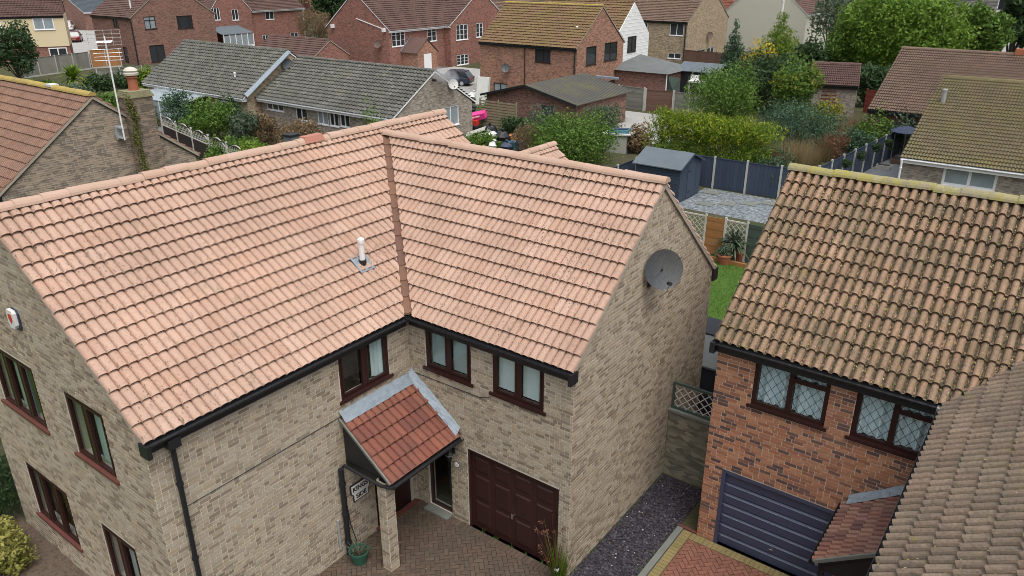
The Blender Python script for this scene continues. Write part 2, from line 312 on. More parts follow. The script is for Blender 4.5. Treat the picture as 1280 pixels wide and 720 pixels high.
# ------------------------------------------------------------------ mesh helpers
WL = {}                                            # world location of every (unrotated) parent
class MB:
    def __init__(s): s.v = []; s.f = []; s.r = []
    def face(s, pts, r=0.0):
        i = len(s.v); s.v += [tuple(p) for p in pts]; s.f.append(tuple(range(i, i+len(pts)))); s.r.append(r)
    def raw(s, vs, fs, r=0.0):
        i = len(s.v); s.v += [tuple(p) for p in vs]; s.f += [tuple(j+i for j in f) for f in fs]; s.r += [r]*len(fs)
        return s
    def box(s, x0, x1, y0, y1, z0, z1, r=0.0):
        return s.raw([(x0,y0,z0),(x1,y0,z0),(x1,y1,z0),(x0,y1,z0),(x0,y0,z1),(x1,y0,z1),(x1,y1,z1),(x0,y1,z1)],
              [(0,3,2,1),(4,5,6,7),(0,1,5,4),(1,2,6,5),(2,3,7,6),(3,0,4,7)], r)
    def obox(s, o, a, b, c, r=0.0):                # corner + three edge vectors
        o, a, b, c = map(Vector, (o, a, b, c))
        return s.raw([o, o+a, o+a+b, o+b, o+c, o+a+c, o+a+b+c, o+b+c], [(0,3,2,1),(4,5,6,7),(0,1,5,4),(1,2,6,5),(2,3,7,6),(3,0,4,7)], r)
    def bar(s, p0, p1, w, h=None, r=0.0, up=(0,0,1)):
        p0, p1 = Vector(p0), Vector(p1); h = h or w; d = (p1-p0); u = Vector(up)
        if abs(d.normalized().dot(u)) > .95: u = Vector((1,0,0))
        a = d.cross(u).normalized()*w; b = a.cross(d).normalized()*h
        return s.obox(p0-a/2-b/2, a, d, b, r)
    def tube(s, pts, rad, n=8, cap=True, r=0.0):
        pts = [Vector(p) for p in pts]; rad = rad if isinstance(rad, (list, tuple)) else [rad]*len(pts)
        i0 = len(s.v); prev = None
        for k, p in enumerate(pts):
            d = (pts[min(k+1, len(pts)-1)]-pts[max(k-1, 0)]).normalized()
            u = Vector((0,0,1)) if abs(d.z) < .9 else Vector((1,0,0))
            a = d.cross(u).normalized(); b = d.cross(a)
            for j in range(n):
                t = 2*math.pi*j/n; s.v.append(tuple(p+(a*math.cos(t)+b*math.sin(t))*rad[k]))
        for k in range(len(pts)-1):
            for j in range(n):
                s.f.append((i0+k*n+j, i0+k*n+(j+1)%n, i0+(k+1)*n+(j+1)%n, i0+(k+1)*n+j)); s.r.append(r)
        if cap:
            s.f.append(tuple(i0+j for j in range(n))[::-1]); s.f.append(tuple(i0+(len(pts)-1)*n+j for j in range(n))); s.r += [r, r]
        return s
    def lathe(s, c, prof, n=20, r=0.0, axis=None):
        c = Vector(c); q = Vector((0,0,1)).rotation_difference(Vector(axis)) if axis is not None else None
        i0 = len(s.v)
        for (rr, z) in prof:
            for j in range(n):
                t = 2*math.pi*j/n; p = Vector((rr*math.cos(t), rr*math.sin(t), z))
                if q: p = q @ p
                s.v.append(tuple(c+p))
        for k in range(len(prof)-1):
            for j in range(n):
                s.f.append((i0+k*n+j, i0+k*n+(j+1)%n, i0+(k+1)*n+(j+1)%n, i0+(k+1)*n+j)); s.r.append(r)
        s.f.append(tuple(i0+j for j in range(n))[::-1]); s.f.append(tuple(i0+(len(prof)-1)*n+j for j in range(n))); s.r += [r, r]
        return s
    def prism(s, poly, d, r=0.0):                  # polygon + extrusion vector
        poly = [Vector(p) for p in poly]; d = Vector(d); n = len(poly)
        return s.raw(poly+[p+d for p in poly], [tuple(range(n))[::-1], tuple(range(n, 2*n))]+[(i, (i+1)%n, n+(i+1)%n, n+i) for i in range(n)], r)

def mkmesh(name, v, f, mat, rnd=None, smooth=False):
    me = bpy.data.meshes.new(name); me.from_pydata(v, [], f); me.materials.append(mat)
    if rnd is not None and len(rnd) == len(f) and any(rnd):
        a = me.attributes.new('rnd', 'FLOAT', 'FACE'); a.data.foreach_set('value', np.asarray(rnd, dtype=np.float32))
    if smooth: me.polygons.foreach_set('use_smooth', [True]*len(me.polygons))
    me.update(); return me
def tag(o, label=None, cat=None, group=None, kind=None):
    if label: o['label'] = label
    if cat: o['category'] = cat
    if group: o['group'] = group
    if kind: o['kind'] = kind
    return o
def thing(name, label, cat, loc, group=None):
    o = bpy.data.objects.new(name, None); COL.objects.link(o); o.empty_display_size = .2
    o.location = loc; WL[o] = Vector(loc); return tag(o, label, cat, group)
def add(name, mb, mat, parent=None, kind=None, loc=None, smooth=False):
    """mesh in world coordinates -> object; parents are unrotated"""
    if isinstance(mat, str): mat = M[mat]
    base = WL[parent] if parent is not None else Vector((0,0,0))
    o0 = Vector(loc) if loc is not None else base
    v = [(p[0]-o0.x, p[1]-o0.y, p[2]-o0.z) for p in mb.v]
    o = bpy.data.objects.new(name, mkmesh(name, v, mb.f, mat, mb.r, smooth)); COL.objects.link(o)
    if parent is not None: o.parent = parent
    o.location = o0-base; WL[o] = o0
    if kind: o['kind'] = kind
    return o
def inst(name, mesh, mw, parent):
    o = bpy.data.objects.new(name, mesh); COL.objects.link(o); o.parent = parent
    m = mw.copy(); m.translation = m.translation-WL[parent]; o.matrix_local = m
    return o
def clip(poly, planes):                            # convex polygon [(u,v)] against a*u+b*v+c>=0
    for (a, b, c) in planes:
        out = []; n = len(poly)
        for i in range(n):
            p, q = poly[i], poly[(i+1) % n]; dp = a*p[0]+b*p[1]+c; dq = a*q[0]+b*q[1]+c
            if dp >= 0: out.append(p)
            if (dp >= 0) != (dq >= 0):
                t = dp/(dp-dq); out.append(tuple(p[k]+t*(q[k]-p[k]) for k in range(len(p))))
        poly = out
        if len(poly) < 3: return []
    return poly

# ------------------------------------------------------------------ pieces laid in numbers: pool of like pieces
class Pool:
    """like pieces (tiles, bricks, pavers): the ones that show largest become objects, the rest one joined part"""
    def __init__(s, name, joined, mat, parent, limit=300, minpx=8.0):
        s.name, s.joined, s.mat, s.parent, s.limit, s.minpx = name, joined, M[mat], parent, limit, minpx
        s.items = []; s.extra = MB()
    def put(s, tv, tf, key, mw, size, normal):
        c = mw @ Vector((size[0]/2, size[1]/2, size[2])); pr = proj(c); score = 0
        if pr and -4 < pr[0] < 1284 and -4 < pr[1] < 724:
            d = (CAM-c).normalized(); face = max(0.0, d.dot(normal)); px = F*size[0]/pr[2]
            score = px*px*face if px >= s.minpx and face > .05 else 0
        s.items.append((score, key, tv, tf, mw))
    def done(s):
        s.items.sort(key=lambda t: -t[0]); cache = {}
        k = 0
        while k < len(s.items) and k < s.limit and s.items[k][0] > 0:
            _, key, tv, tf, mw = s.items[k]
            if key not in cache: cache[key] = mkmesh(s.name, [tuple(p) for p in tv], tf, s.mat, smooth=False)
            inst(s.name, cache[key], mw, s.parent); k += 1
        mb = s.extra
        for _, key, tv, tf, mw in s.items[k:]:
            A = np.array(mw); V = tv @ A[:3,:3].T+A[:3,3]
            i = len(mb.v); mb.v += V.tolist(); mb.f += [tuple(j+i for j in f) for f in tf]; mb.r += [random.uniform(.001, 1)]*len(tf)
        if mb.f: add(s.joined, mb, s.mat, s.parent, 'stuff')

def tile_shape(kind):
    """cover width, gauge, rolls per tile, height profile, thickness"""
    if kind == 'pan':   return dict(w=.325, g=.328, n=2, seg=7, amp=.064, ts=(0,.07,.18,.34,.5,.66,.82,.93), hs=(0,.50,.82,.97,1,.97,.82,.50), thick=.020, lift=.060)
    if kind == 'roman': return dict(w=.335, g=.330, n=2, seg=7, amp=.086, ts=(0,.15,.18,.25,.37,.5,.63,.75,.82,.85), hs=(0,0,.40,.72,.93,1,.93,.72,.40,0), thick=.022, lift=.058)
    if kind == 'small': return dict(w=.26, g=.225, n=2, seg=6, amp=.058, ts=(0,.12,.2,.5,.8,.88), hs=(0,.15,.7,1,.7,.15), thick=.016, lift=.052)
    if kind == 'rib':   return dict(w=.300, g=.345, n=3, seg=3, amp=.042, ts=(0,.42,.50,.92), hs=(0,0,1,1), thick=.018, lift=.062)
    if kind == 'far':   return dict(w=.30, g=.33, n=2, seg=4, amp=.06, prof=lambda t: math.sin(math.pi*t)**.8, thick=.025, lift=.075)
    if kind == 'flat':  return dict(w=.33, g=.34, n=1, seg=4, amp=.07, prof=lambda t: 1.0 if t < .3 else 0.0, thick=.025, lift=.10)
_tc = {}
def tile_mesh(kind, w):
    key = (kind, round(w, 4))
    if key in _tc: return _tc[key]
    t = tile_shape(kind); L = t['g']+.055; K = t['n']*t['seg']; us = [i/K for i in range(K+1)]
    if 'ts' in t:
        us = [(k+x)/t['n'] for k in range(t['n']) for x in t['ts']]+[1.0]; hs = [t['amp']*h for k in range(t['n']) for h in t['hs']]+[0.0]
    else: hs = [t['amp']*t['prof']((u*t['n']) % 1.0 if u < 1 else 0.999) for u in us]
    v = []; f = []; n = len(us)
    for u, h in zip(us, hs): v.append((u*w, 0, h+t['lift']))
    for u, h in zip(us, hs): v.append((u*w, L, h))
    for u, h in zip(us, hs): v.append((u*w, .004, h+t['lift']-t['thick']))
    for i in range(n-1):
        f.append((i, i+1, n+i+1, n+i)); f.append((2*n+i, 2*n+i+1, i+1, i))
    f.append((2*n, 0, n)); f.append((n-1, 3*n-1, 2*n-1))
    _tc[key] = (np.array(v), f); return _tc[key]
def slope(pool, o, e1, e2, width, length, kind, planes=(), skip=()):
    """tiles over a roof plane: o eave corner, e1 along the eave, e2 up the slope (unit vectors)"""
    t = tile_shape(kind); nw = max(1, round(width/t['w'])); w = width/nw; g = t['g']
    tv, tf = tile_mesh(kind, w); e1, e2, o = Vector(e1), Vector(e2), Vector(o); e3 = e1.cross(e2)
    rot = Matrix((e1, e2, e3)).transposed().to_4x4(); L = g+.055
    j = 0
    while j*g < length-.02:
        for i in range(nw):
            u0, v0 = i*w, j*g; pl = list(planes); top = min(L, length-v0)
            rect = [(u0, v0), (u0+w, v0), (u0+w, v0+top), (u0, v0+top)]
            if any(a*p[0]+b*p[1]+c < 0 for (a, b, c) in pl for p in rect) or top < L-.01:
                pl2 = pl+[(0, -1, length)]
                if not clip(rect, pl2): continue
                r = random.uniform(.001, 1)
                for fc in tf:
                    q = clip([(tv[k][0]+u0, tv[k][1]+v0, tv[k][2]) for k in fc], pl2)
                    if q: pool.extra.face([o+e1*p[0]+e2*p[1]+e3*p[2] for p in q], r)
                continue
            jit = random.uniform(-.006, .006)
            mw = rot.copy(); mw.translation = o+e1*u0+e2*(v0+jit)+e3*random.uniform(-.004, .004)
            if kind in ('pan', 'roman', 'rib', 'small'): mw = mw @ Matrix.Rotation(random.gauss(0, .006), 4, 'Z')
            pool.put(tv, tf, (kind, round(w, 4)), mw, (w, g, .03), e3)
        j += 1
def ridge(parent, p0, p1, rad, mat, piece=.45, name='ridge_tile', tilt=.012):
    p0, p1 = Vector(p0), Vector(p1); d = p1-p0; n = max(1, round(d.length/piece)); L = d.length/n
    mb = MB(); m = 8
    for a, x, rr in ((0, 0.0, rad+.012), (1, L+.03, rad)):
        for j in range(m+1):
            th = math.pi*j/m*.94+.03*math.pi; mb.v.append((x, -rr*math.cos(th)*1.05, rr*math.sin(th)))
    for j in range(m): mb.f.append((j, m+1+j, m+2+j, j+1)); mb.r.append(0)
    for x0 in (0, m+1): mb.f.append(tuple(range(x0, x0+m+1))); mb.r.append(0)
    me = mkmesh(name, mb.v, mb.f, M[mat], smooth=False)
    e1 = d.normalized(); e2 = Vector((0,0,1)).cross(e1).normalized(); e3 = e1.cross(e2)
    for i in range(n):
        mw = Matrix((e1, e2, e3)).transposed().to_4x4() @ Matrix.Rotation(random.gauss(0, tilt), 4, 'Y'); mw.translation = p0+e1*L*i+Vector((0,0,random.gauss(0, .006)))
        inst(name, me, mw, parent)

BRICK = None
def wall(parent, o, udir, width, height, openings=(), mat='brick_far_red', gable=None, pool=None, depth=.10, name='wall', back=True, cuts=(), seam=None):
    """o = lower left corner seen from outside; openings (u0,z0,u1,z1); gable (apex_u, apex_z); returns a pt(u,z,n) function"""
    o, ud = Vector(o), Vector(udir); nd = ud.cross(Vector((0,0,1)))
    pt = lambda u, z, n=0.0: o+ud*u+nd*n+Vector((0,0,z))
    planes = list(cuts)
    ztop = height
    if gable:
        au, az = gable; ztop = az
        planes += [((az-height)/au, -1, height), (-(az-height)/(width-au), -1, height+(az-height)/(width-au)*width)]
    us = sorted({0, width, *[x for q in openings for x in (q[0], q[2])]}); zs = sorted({0, ztop, *[x for q in openings for x in (q[1], q[3])]})
    mb = MB()
    for u0, u1 in zip(us, us[1:]):
        for z0, z1 in zip(zs, zs[1:]):
            cu, cz = (u0+u1)/2, (z0+z1)/2
            if any(q[0] < cu < q[2] and q[1] < cz < q[3] for q in openings): continue
            p = clip([(u0, z0), (u1, z0), (u1, z1), (u0, z1)], planes)
            if p: mb.face([pt(a, b) for a, b in p])
    for (a, z0, b, z1) in openings:
        d = -depth-.12
        mb.face([pt(a, z0), pt(a, z0, d), pt(a, z1, d), pt(a, z1)]); mb.face([pt(b, z1), pt(b, z1, d), pt(b, z0, d), pt(b, z0)])
        mb.face([pt(a, z1), pt(a, z1, d), pt(b, z1, d), pt(b, z1)]); mb.face([pt(b, z0), pt(b, z0, d), pt(a, z0, d), pt(a, z0)])
    w = add(name, mb, mat, parent)
    if pool is not None:
        pool.setdefault('walls', []).append((w, o, ud, nd, width, ztop, openings, planes, seam))
    return pt
def brickwork(house, store, mat, limit=300, halves=.25, bl=.208, bh=.0575, joint=.0175, proud=.010):
    """real bricks on every wall kept in the store; each brick a box proud of the recessed mortar"""
    tv = np.array(MB().box(0, bl, -proud, 0, 0, bh).v); tf = [(0,1,5,4), (1,2,6,5), (3,0,4,7), (4,5,6,7), (0,3,2,1)]
    hv = np.array(MB().box(0, (bl-joint)/2, -proud, 0, 0, bh).v)
    walls = store['walls']; pools = [Pool('brick', 'brickwork', mat, w[0], 0) for w in walls]; allp = []
    for (w, o, ud, nd, width, ztop, openings, planes, seam), pool in zip(walls, pools):
        rot = Matrix((ud, -nd, Vector((0,0,1)))).transposed().to_4x4(); row = 0; z = .005
        while z < ztop:
            off = random.choice((0, .5, .25, .75))*(bl+joint) if row % 2 else 0; u = -off
            while u < width-.02:
                half = random.random() < halves; L = (bl-joint)/2 if half else bl
                a, b = max(u, 0.003), min(u+L, width-.003); z1 = min(z+bh, ztop); u += L+joint
                if seam and z < seam < z+bh+joint: z1 = z+bh-.03
                segs = [(a, b)]
                for q in openings:
                    if q[1] < z+bh and q[3] > z:
                        ns = []
                        for (s0, s1) in segs:
                            if s1 <= q[0] or s0 >= q[2]: ns.append((s0, s1)); continue
                            if s0 < q[0]-.02: ns.append((s0, q[0]))
                            if s1 > q[2]+.02: ns.append((q[2], s1))
                        segs = ns
                for (s0, s1) in segs:
                    if s1-s0 < .02: continue
                    rect = [(s0, z), (s1, z), (s1, z1), (s0, z1)]
                    whole = abs(s1-s0-L) < .002 and abs(z1-z-bh) < .002 and all(pa*p[0]+pb*p[1]+pc >= 0 for (pa, pb, pc) in planes for p in rect)
                    if whole:
                        mw = rot.copy(); mw.translation = o+ud*s0+Vector((0,0,z))+nd*random.gauss(0, .0012)
                        pool.put(hv if half else tv, tf, 'h' if half else 'b', mw, (L, 0, bh), nd)
                    else:
                        q = clip(rect, planes)
                        if q: 
                            n = len(q); base = [o+ud*p[0]+Vector((0,0,p[1])) for p in q]; top = [p+nd*proud for p in base]
                            pool.extra.raw(base+top, [tuple(range(n, 2*n))]+[(i, (i+1)%n, n+(i+1)%n, n+i) for i in range(n)], random.uniform(.001, 1))
            row += 1; z += bh+joint
        allp += [(it[0], pool) for it in pool.items]
    allp.sort(key=lambda t: -t[0]); thr = allp[min(limit, len(allp)-1)][0] if allp else 0
    for pool in pools:
        pool.limit = sum(1 for it in pool.items if it[0] > max(thr, 0)); pool.done()

def window(parent, pt, u0, z0, u1, z1, cols=(1, 1), frame='upvc', pane='pane_far', fw=.06, rec=.05, sill=True, sillmat=None, transom=None, curtain=None, bars=None, lead=False, dark=False, panes=None, sash=False):
    """frame (the window itself) with panes, sill and what hangs behind the glass as children; transom[i] = share of the height at which light i is split"""
    W, H = u1-u0, z1-z0; n0 = -rec; d = .06
    def fb(mb, a, b, c, e, n=n0, dd=d): mb.obox(pt(a, c, n-dd), pt(b, c, n-dd)-pt(a, c, n-dd), pt(a, c, n)-pt(a, c, n-dd), Vector((0,0,e-c)))
    mb = MB(); tot = sum(cols); edges = [u0]; 
    for c in cols: edges.append(edges[-1]+W*c/tot)
    fb(mb, u0, u0+fw, z0, z1); fb(mb, u1-fw, u1, z0, z1); fb(mb, u0+fw, u1-fw, z0, z0+fw); fb(mb, u0+fw, u1-fw, z1-fw, z1)
    lights = []
    for i in range(len(cols)):
        a = edges[i]+(fw if i == 0 else fw*.55); b = edges[i+1]-(fw if i == len(cols)-1 else fw*.55)
        if i: fb(mb, edges[i]-fw*.55, edges[i]+fw*.55, z0+fw, z1-fw, n0+.008, d+.008)
        zz = [z0+fw, z1-fw]
        if transom and transom[i % len(transom)]:
            zt = z0+H*transom[i % len(transom)]; fb(mb, a, b, zt-fw*.45, zt+fw*.45, n0+.004, d+.004)
            lights += [(a, z0+fw, b, zt-fw*.45), (a, zt+fw*.45, b, z1-fw)]
        else: lights.append((a, z0+fw, b, z1-fw))
    if sash:
        for (a, c, b, e) in list(lights)[:]:
            q = fw*.45
            for r4 in ((a, a+q, c, e), (b-q, b, c, e), (a+q, b-q, c, c+q), (a+q, b-q, e-q, e)): fb(mb, *r4, n0+.014, d-.01)
    if bars:
        bc, br = bars
        for (a, c, b, e) in lights:
            for k in range(1, bc): x = a+(b-a)*k/bc; fb(mb, x-.014, x+.014, c, e, n0-.012, .03)
            for k in range(1, br): y = c+(e-c)*k/br; fb(mb, a, b, y-.014, y+.014, n0-.014, .026)
    w = add('window', mb, frame, parent)
    for k, (a, c, b, e) in enumerate(lights):
        q = MB(); q.face([pt(a, c, n0-.036), pt(b, c, n0-.036), pt(b, e, n0-.036), pt(a, e, n0-.036)])
        pm = pane if not panes else panes[k % len(panes)]
        add('pane', q, pm, w)
        cu = curtain[k % len(curtain)] if curtain else None
        if cu:
            cm, style = cu; q = MB(); nn = n0-.105
            if style == 'blind':
                ns = max(3, int((b-a)/.085)); 
                for s in range(ns):
                    x0 = a+(b-a)*s/ns; x1 = a+(b-a)*(s+1)/ns-.008; dd = .018
                    q.obox(pt(x0, c+.02, nn), pt(x1, c+.02, nn-dd)-pt(x0, c+.02, nn), pt(x0, c, nn-.003)-pt(x0, c, nn), Vector((0,0,e-c)))
            else:
                a2, b2 = (a, b) if style == 'full' else (a+(b-a)*.42, b); ns = max(10, int((b2-a2)/.025))
                for s in range(ns):
                    xs = [a2+(b2-a2)*(s+t)/ns for t in (0, 1)]; ns_ = [nn+.036*math.sin(x*40)+.03*math.sin(x*19+1) for x in xs]
                    q.face([pt(xs[0], c-.02, ns_[0]), pt(xs[1], c-.02, ns_[1]), pt(xs[1], e+.02, ns_[1]), pt(xs[0], e+.02, ns_[0])])
            add('curtain', q, cm, w)
        if lead:
            q = MB(); st = .17; nn = n0-.030
            for sg in (1, -1):
                k0 = -20
                for k2 in range(-30, 31):
                    # diamond lattice lines z = sg*1.35*(u-a)+k
                    pts = []
                    for x in (a, b):
                        y = c+sg*1.35*(x-a)+k2*st*1.35
                        if c <= y <= e: pts.append((x, y))
                    for y in (c, e):
                        x = a+(y-c-k2*st*1.35)/(sg*1.35)
                        if a < x < b: pts.append((x, y))
                    if len(pts) >= 2:
                        p, r_ = pts[0], pts[1]
                        if abs(p[0]-r_[0])+abs(p[1]-r_[1]) > .03: q.bar(pt(p[0], p[1], nn), pt(r_[0], r_[1], nn), .007, .006, up=tuple(pt(0,0,1)-pt(0,0,0)))
            add('leading', q, 'leading', w)
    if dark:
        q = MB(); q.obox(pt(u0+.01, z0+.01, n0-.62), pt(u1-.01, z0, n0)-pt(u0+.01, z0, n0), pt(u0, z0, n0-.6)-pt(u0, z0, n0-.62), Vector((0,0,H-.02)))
        add('room_shade_sheet', q, 'room_shade', w)  # dark sheet added behind the glass in place of the room's shade
    if sill:
        q = MB(); q.obox(pt(u0-.06, z0-.045, -rec-.01), pt(u1+.06, z0, 0)-pt(u0-.06, z0, 0), pt(u0, z0, .05)-pt(u0, z0, -rec-.01), Vector((0,0,.06)))
        add('sill', q, sillmat or frame, w)
    return w

def pipe(parent, p0, p1, r=.035, mat='black', name='drainpipe', brackets=3):
    p0, p1 = Vector(p0), Vector(p1); o = add(name, MB().tube([p0, p1], r, 10), mat, parent)
    for k in range(brackets):
        c = p0.lerp(p1, (k+.5)/brackets); b = MB(); b.tube([c-Vector((0,0,.025)), c+Vector((0,0,.025))], r*1.35, 10); add('bracket', b, mat, o)
    return o
def gutter(parent, p0, p1, out, mat='black', r=.058, fascia=True, fh=.17, fd=.03, fmat=None):
    p0, p1, out = Vector(p0), Vector(p1), Vector(out); d = p1-p0; mb = MB(); n = 7; i0 = 0
    for p in (p0, p1):
        for rr in (r, r-.007):
            for j in range(n+1):
                t = math.pi*j/n; mb.v.append(tuple(p+out*(-rr*math.cos(t))+Vector((0,0,-rr*math.sin(t)))))
    m = n+1
    for j in range(n):
        mb.f += [(j, j+1, 2*m+j+1, 2*m+j), (m+j+1, m+j, 3*m+j, 3*m+j+1), (j+1, j, m+j, m+j+1), (2*m+j, 2*m+j+1, 3*m+j+1, 3*m+j)]
    mb.f += [(0, 2*m, 3*m, m), (n, m+n, 3*m+n, 2*m+n)]; mb.r = [0]*len(mb.f)
    g = add('gutter', mb, mat, parent)
    if fascia:
        q = MB(); q.obox(p0-out*(r+.005)-Vector((0,0,fh)), d, -out*fd, Vector((0,0,fh+.03))); add('fascia', q, fmat or mat, parent)
    return g

def vent(parent, base, h, r, mat='white_gloss', plate=.22):
    b = Vector(base); o = add('flue', MB().tube([b-Vector((0,0,.1)), b+Vector((0,0,h))], r, 12), mat, parent)
    add('flue_cap', MB().lathe(b+Vector((0,0,h)), [(r*1.25, 0), (r*1.3, .03), (r*1.3, .09), (r*.6, .12)], 12), mat, o)
    return o

# ------------------------------------------------------------------ foliage
def leaves(blobs, n, size, aspect=.5, up=0.0, shell=.55, squash=1.0, seed=0, lump=.26, out=.5):
    g = np.random.default_rng(seed+11); B = np.array([(b[0], b[1], b[2], b[3], (b[4] if len(b) > 4 else b[3])) for b in blobs], float)
    wts = B[:,3]**2; idx = g.choice(len(B), n, p=wts/wts.sum()); d = g.normal(size=(n, 3)); d /= np.linalg.norm(d, axis=1)[:,None]
    ph = g.uniform(0, 6.28, (len(B), 3)); q = np.sin(d*4.3+ph[idx]).sum(1)*lump*.5+np.sin(d[:,[1,2,0]]*9.1+ph[idx]*2).sum(1)*lump*.25
    rad = (shell+(1-shell)*g.random(n)**.6)*(1+q)
    c = B[idx,:3]+d*rad[:,None]*np.stack([B[idx,3], B[idx,3], B[idx,4]], 1)
    nrm = d*out+g.normal(size=(n,3))*.55; nrm /= np.linalg.norm(nrm, axis=1)[:,None]
    t = g.normal(size=(n,3))+np.array([0,0,up])+d*up*.6; t -= nrm*(t*nrm).sum(1)[:,None]; t /= np.linalg.norm(t, axis=1)[:,None]
    b = np.cross(nrm, t); s = size*(.6+.8*g.random(n))[:,None]
    v = np.stack([c-t*s, c+b*s*aspect-t*s*.1, c+t*s, c-b*s*aspect-t*s*.1], 1).reshape(-1, 3)
    keep = np.repeat(c[:,2] > .02, 4)
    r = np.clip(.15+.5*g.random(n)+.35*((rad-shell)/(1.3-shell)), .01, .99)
    return v[keep], r[c[:,2] > .02]
def leafobj(name, v, r, mat, parent):
    n = len(v)//4; base = WL[parent] if parent is not None else Vector((0,0,0)); v = v-np.array(base)
    me = bpy.data.meshes.new(name); me.vertices.add(4*n); me.vertices.foreach_set('co', v.astype(np.float32).ravel())
    me.loops.add(4*n); me.loops.foreach_set('vertex_index', np.arange(4*n, dtype=np.int32)); me.polygons.add(n)
    me.polygons.foreach_set('loop_start', np.arange(0, 4*n, 4, dtype=np.int32)); me.polygons.foreach_set('loop_total', np.full(n, 4, dtype=np.int32))
    a = me.attributes.new('rnd', 'FLOAT', 'FACE'); a.data.foreach_set('value', r.astype(np.float32)); me.materials.append(M[mat]); me.update(calc_edges=True)
    o = bpy.data.objects.new(name, me); COL.objects.link(o); o.parent = parent; WL[o] = base; return o
def stems(base, tips, r0, parent, mat='bark', name='stem'):
    mb = MB(); b = Vector(base)
    for t in tips:
        t = Vector(t); m = b.lerp(t, .5)+Vector((random.uniform(-.1,.1), random.uniform(-.1,.1), .1))*(t-b).length*.3
        mb.tube([b+Vector((random.uniform(-.05,.05), random.uniform(-.05,.05), 0)), m, t], [r0, r0*.6, r0*.2], 6)
    return add(name, mb, mat, parent)
_seed = [0]
def shrub(name, label, x, y, r, h, mat, n=2500, size=.09, lobes=7, cat='shrub', group=None, aspect=.45, up=.3, shell=.5, z0=0.0, lump=.25, ry=None, extra=None):
    _seed[0] += 1; sd = _seed[0]; g = random.Random(sd); o = thing(name, label, cat, (x, y, z0), group); ry = ry or r
    bl = [(x, y, z0+h*.5, min(r, ry)*.8, h*.5)]
    for k in range(lobes):
        a = 6.283*k/lobes+g.uniform(-.4,.4); q = g.uniform(.35,.65); zz = z0+h*g.uniform(.3,.72); rr = min(r, ry)*g.uniform(.32,.55)
        bl.append((x+math.cos(a)*r*q, y+math.sin(a)*ry*q, min(zz, z0+h-rr*.8), rr))
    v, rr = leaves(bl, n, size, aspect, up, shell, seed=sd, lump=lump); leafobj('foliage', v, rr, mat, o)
    stems((x, y, z0), [(b[0], b[1], b[2]) for b in bl], max(.02, r*.03), o)
    if extra:
        em, en, ez = extra; v, rr = leaves([b for b in bl if b[2] > z0+h*ez] or bl[:1], en, size*1.05, aspect, up, .85, seed=sd+99, lump=lump)
        k = np.repeat(v.reshape(-1,4,3)[:,:,2].mean(1) > z0+h*ez, 4); rr = np.clip(rr, .01, .99); leafobj('young_growth', v[k], rr[k.reshape(-1,4)[:,0]], em, o)['kind'] = 'stuff'
    return o
def tree(name, label, x, y, h, r, mat, trunk=.4, n=9000, size=.14, shape='round', lobes=14, group=None, z0=0.0, crown0=.3, aspect=.5, up=.2, lump=.25):
    _seed[0] += 1; sd = _seed[0]; g = random.Random(sd); o = thing(name, label, 'tree', (x, y, z0), group)
    mb = MB(); mb.tube([(x, y, z0-.1), (x+.05, y, z0+h*crown0), (x+.1, y+.05, z0+h*.9)], [trunk*.5, trunk*.38, trunk*.08], 8)
    bl = []
    if shape == 'cone':
        for k in range(lobes):
            t = k/lobes; a = 2.4*k+g.uniform(-.3,.3); rr = r*(1-t)**.8; q = rr*.45
            bl.append((x+math.cos(a)*q, y+math.sin(a)*q, z0+h*(crown0+(1-crown0)*t*.93), max(.25, rr*.55)))
        bl.append((x, y, z0+h*.94, r*.16, h*.06))
    else:
        zc = z0+h*(crown0+1)/2; hz = h*(1-crown0)/2
        bl.append((x, y, zc, r*.62, hz*.68))
        for k in range(lobes):
            a = 2.4*k+g.uniform(-.3,.3); s = -0.75+1.6*(k+.5)/lobes; s = max(-.8, min(.82, s)); q = math.sqrt(1-s*s)*r*.66
            bl.append((x+math.cos(a)*q, y+math.sin(a)*q, zc+s*hz*.72, r*g.uniform(.26,.42)))
    for b in bl[:12]: mb.tube([(x, y, z0+h*crown0*.8), ((x+b[0])/2, (y+b[1])/2, (z0+h*crown0+b[2])/2), b[:3]], [trunk*.2, trunk*.12, trunk*.03], 5)
    add('trunk', mb, 'bark', o)
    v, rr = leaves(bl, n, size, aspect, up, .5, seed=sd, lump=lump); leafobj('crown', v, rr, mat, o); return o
def blades(spots, n, h, w, spread, seed, lean=.35, droop=0.0):
    g = np.random.default_rng(seed); S = np.array(spots, float); i = g.integers(0, len(S), n)
    a = g.uniform(0, 6.283, n); q = np.sqrt(g.random(n))*spread
    b = S[i,:3]+np.stack([np.cos(a)*q, np.sin(a)*q, np.zeros(n)], 1); hh = h*(.55+.6*g.random(n))
    tip = b+np.stack([np.cos(a)*hh*lean*g.random(n)*2, np.sin(a)*hh*lean*g.random(n)*2, hh], 1)
    s = np.stack([-np.sin(a), np.cos(a), np.zeros(n)], 1)*w
    mid = (b+tip)/2+np.array([0,0,1])*hh[:,None]*droop
    v = np.stack([b-s, b+s, tip+s*.15, tip-s*.15], 1).reshape(-1,3); return v, np.clip(g.random(n), .01, .99)

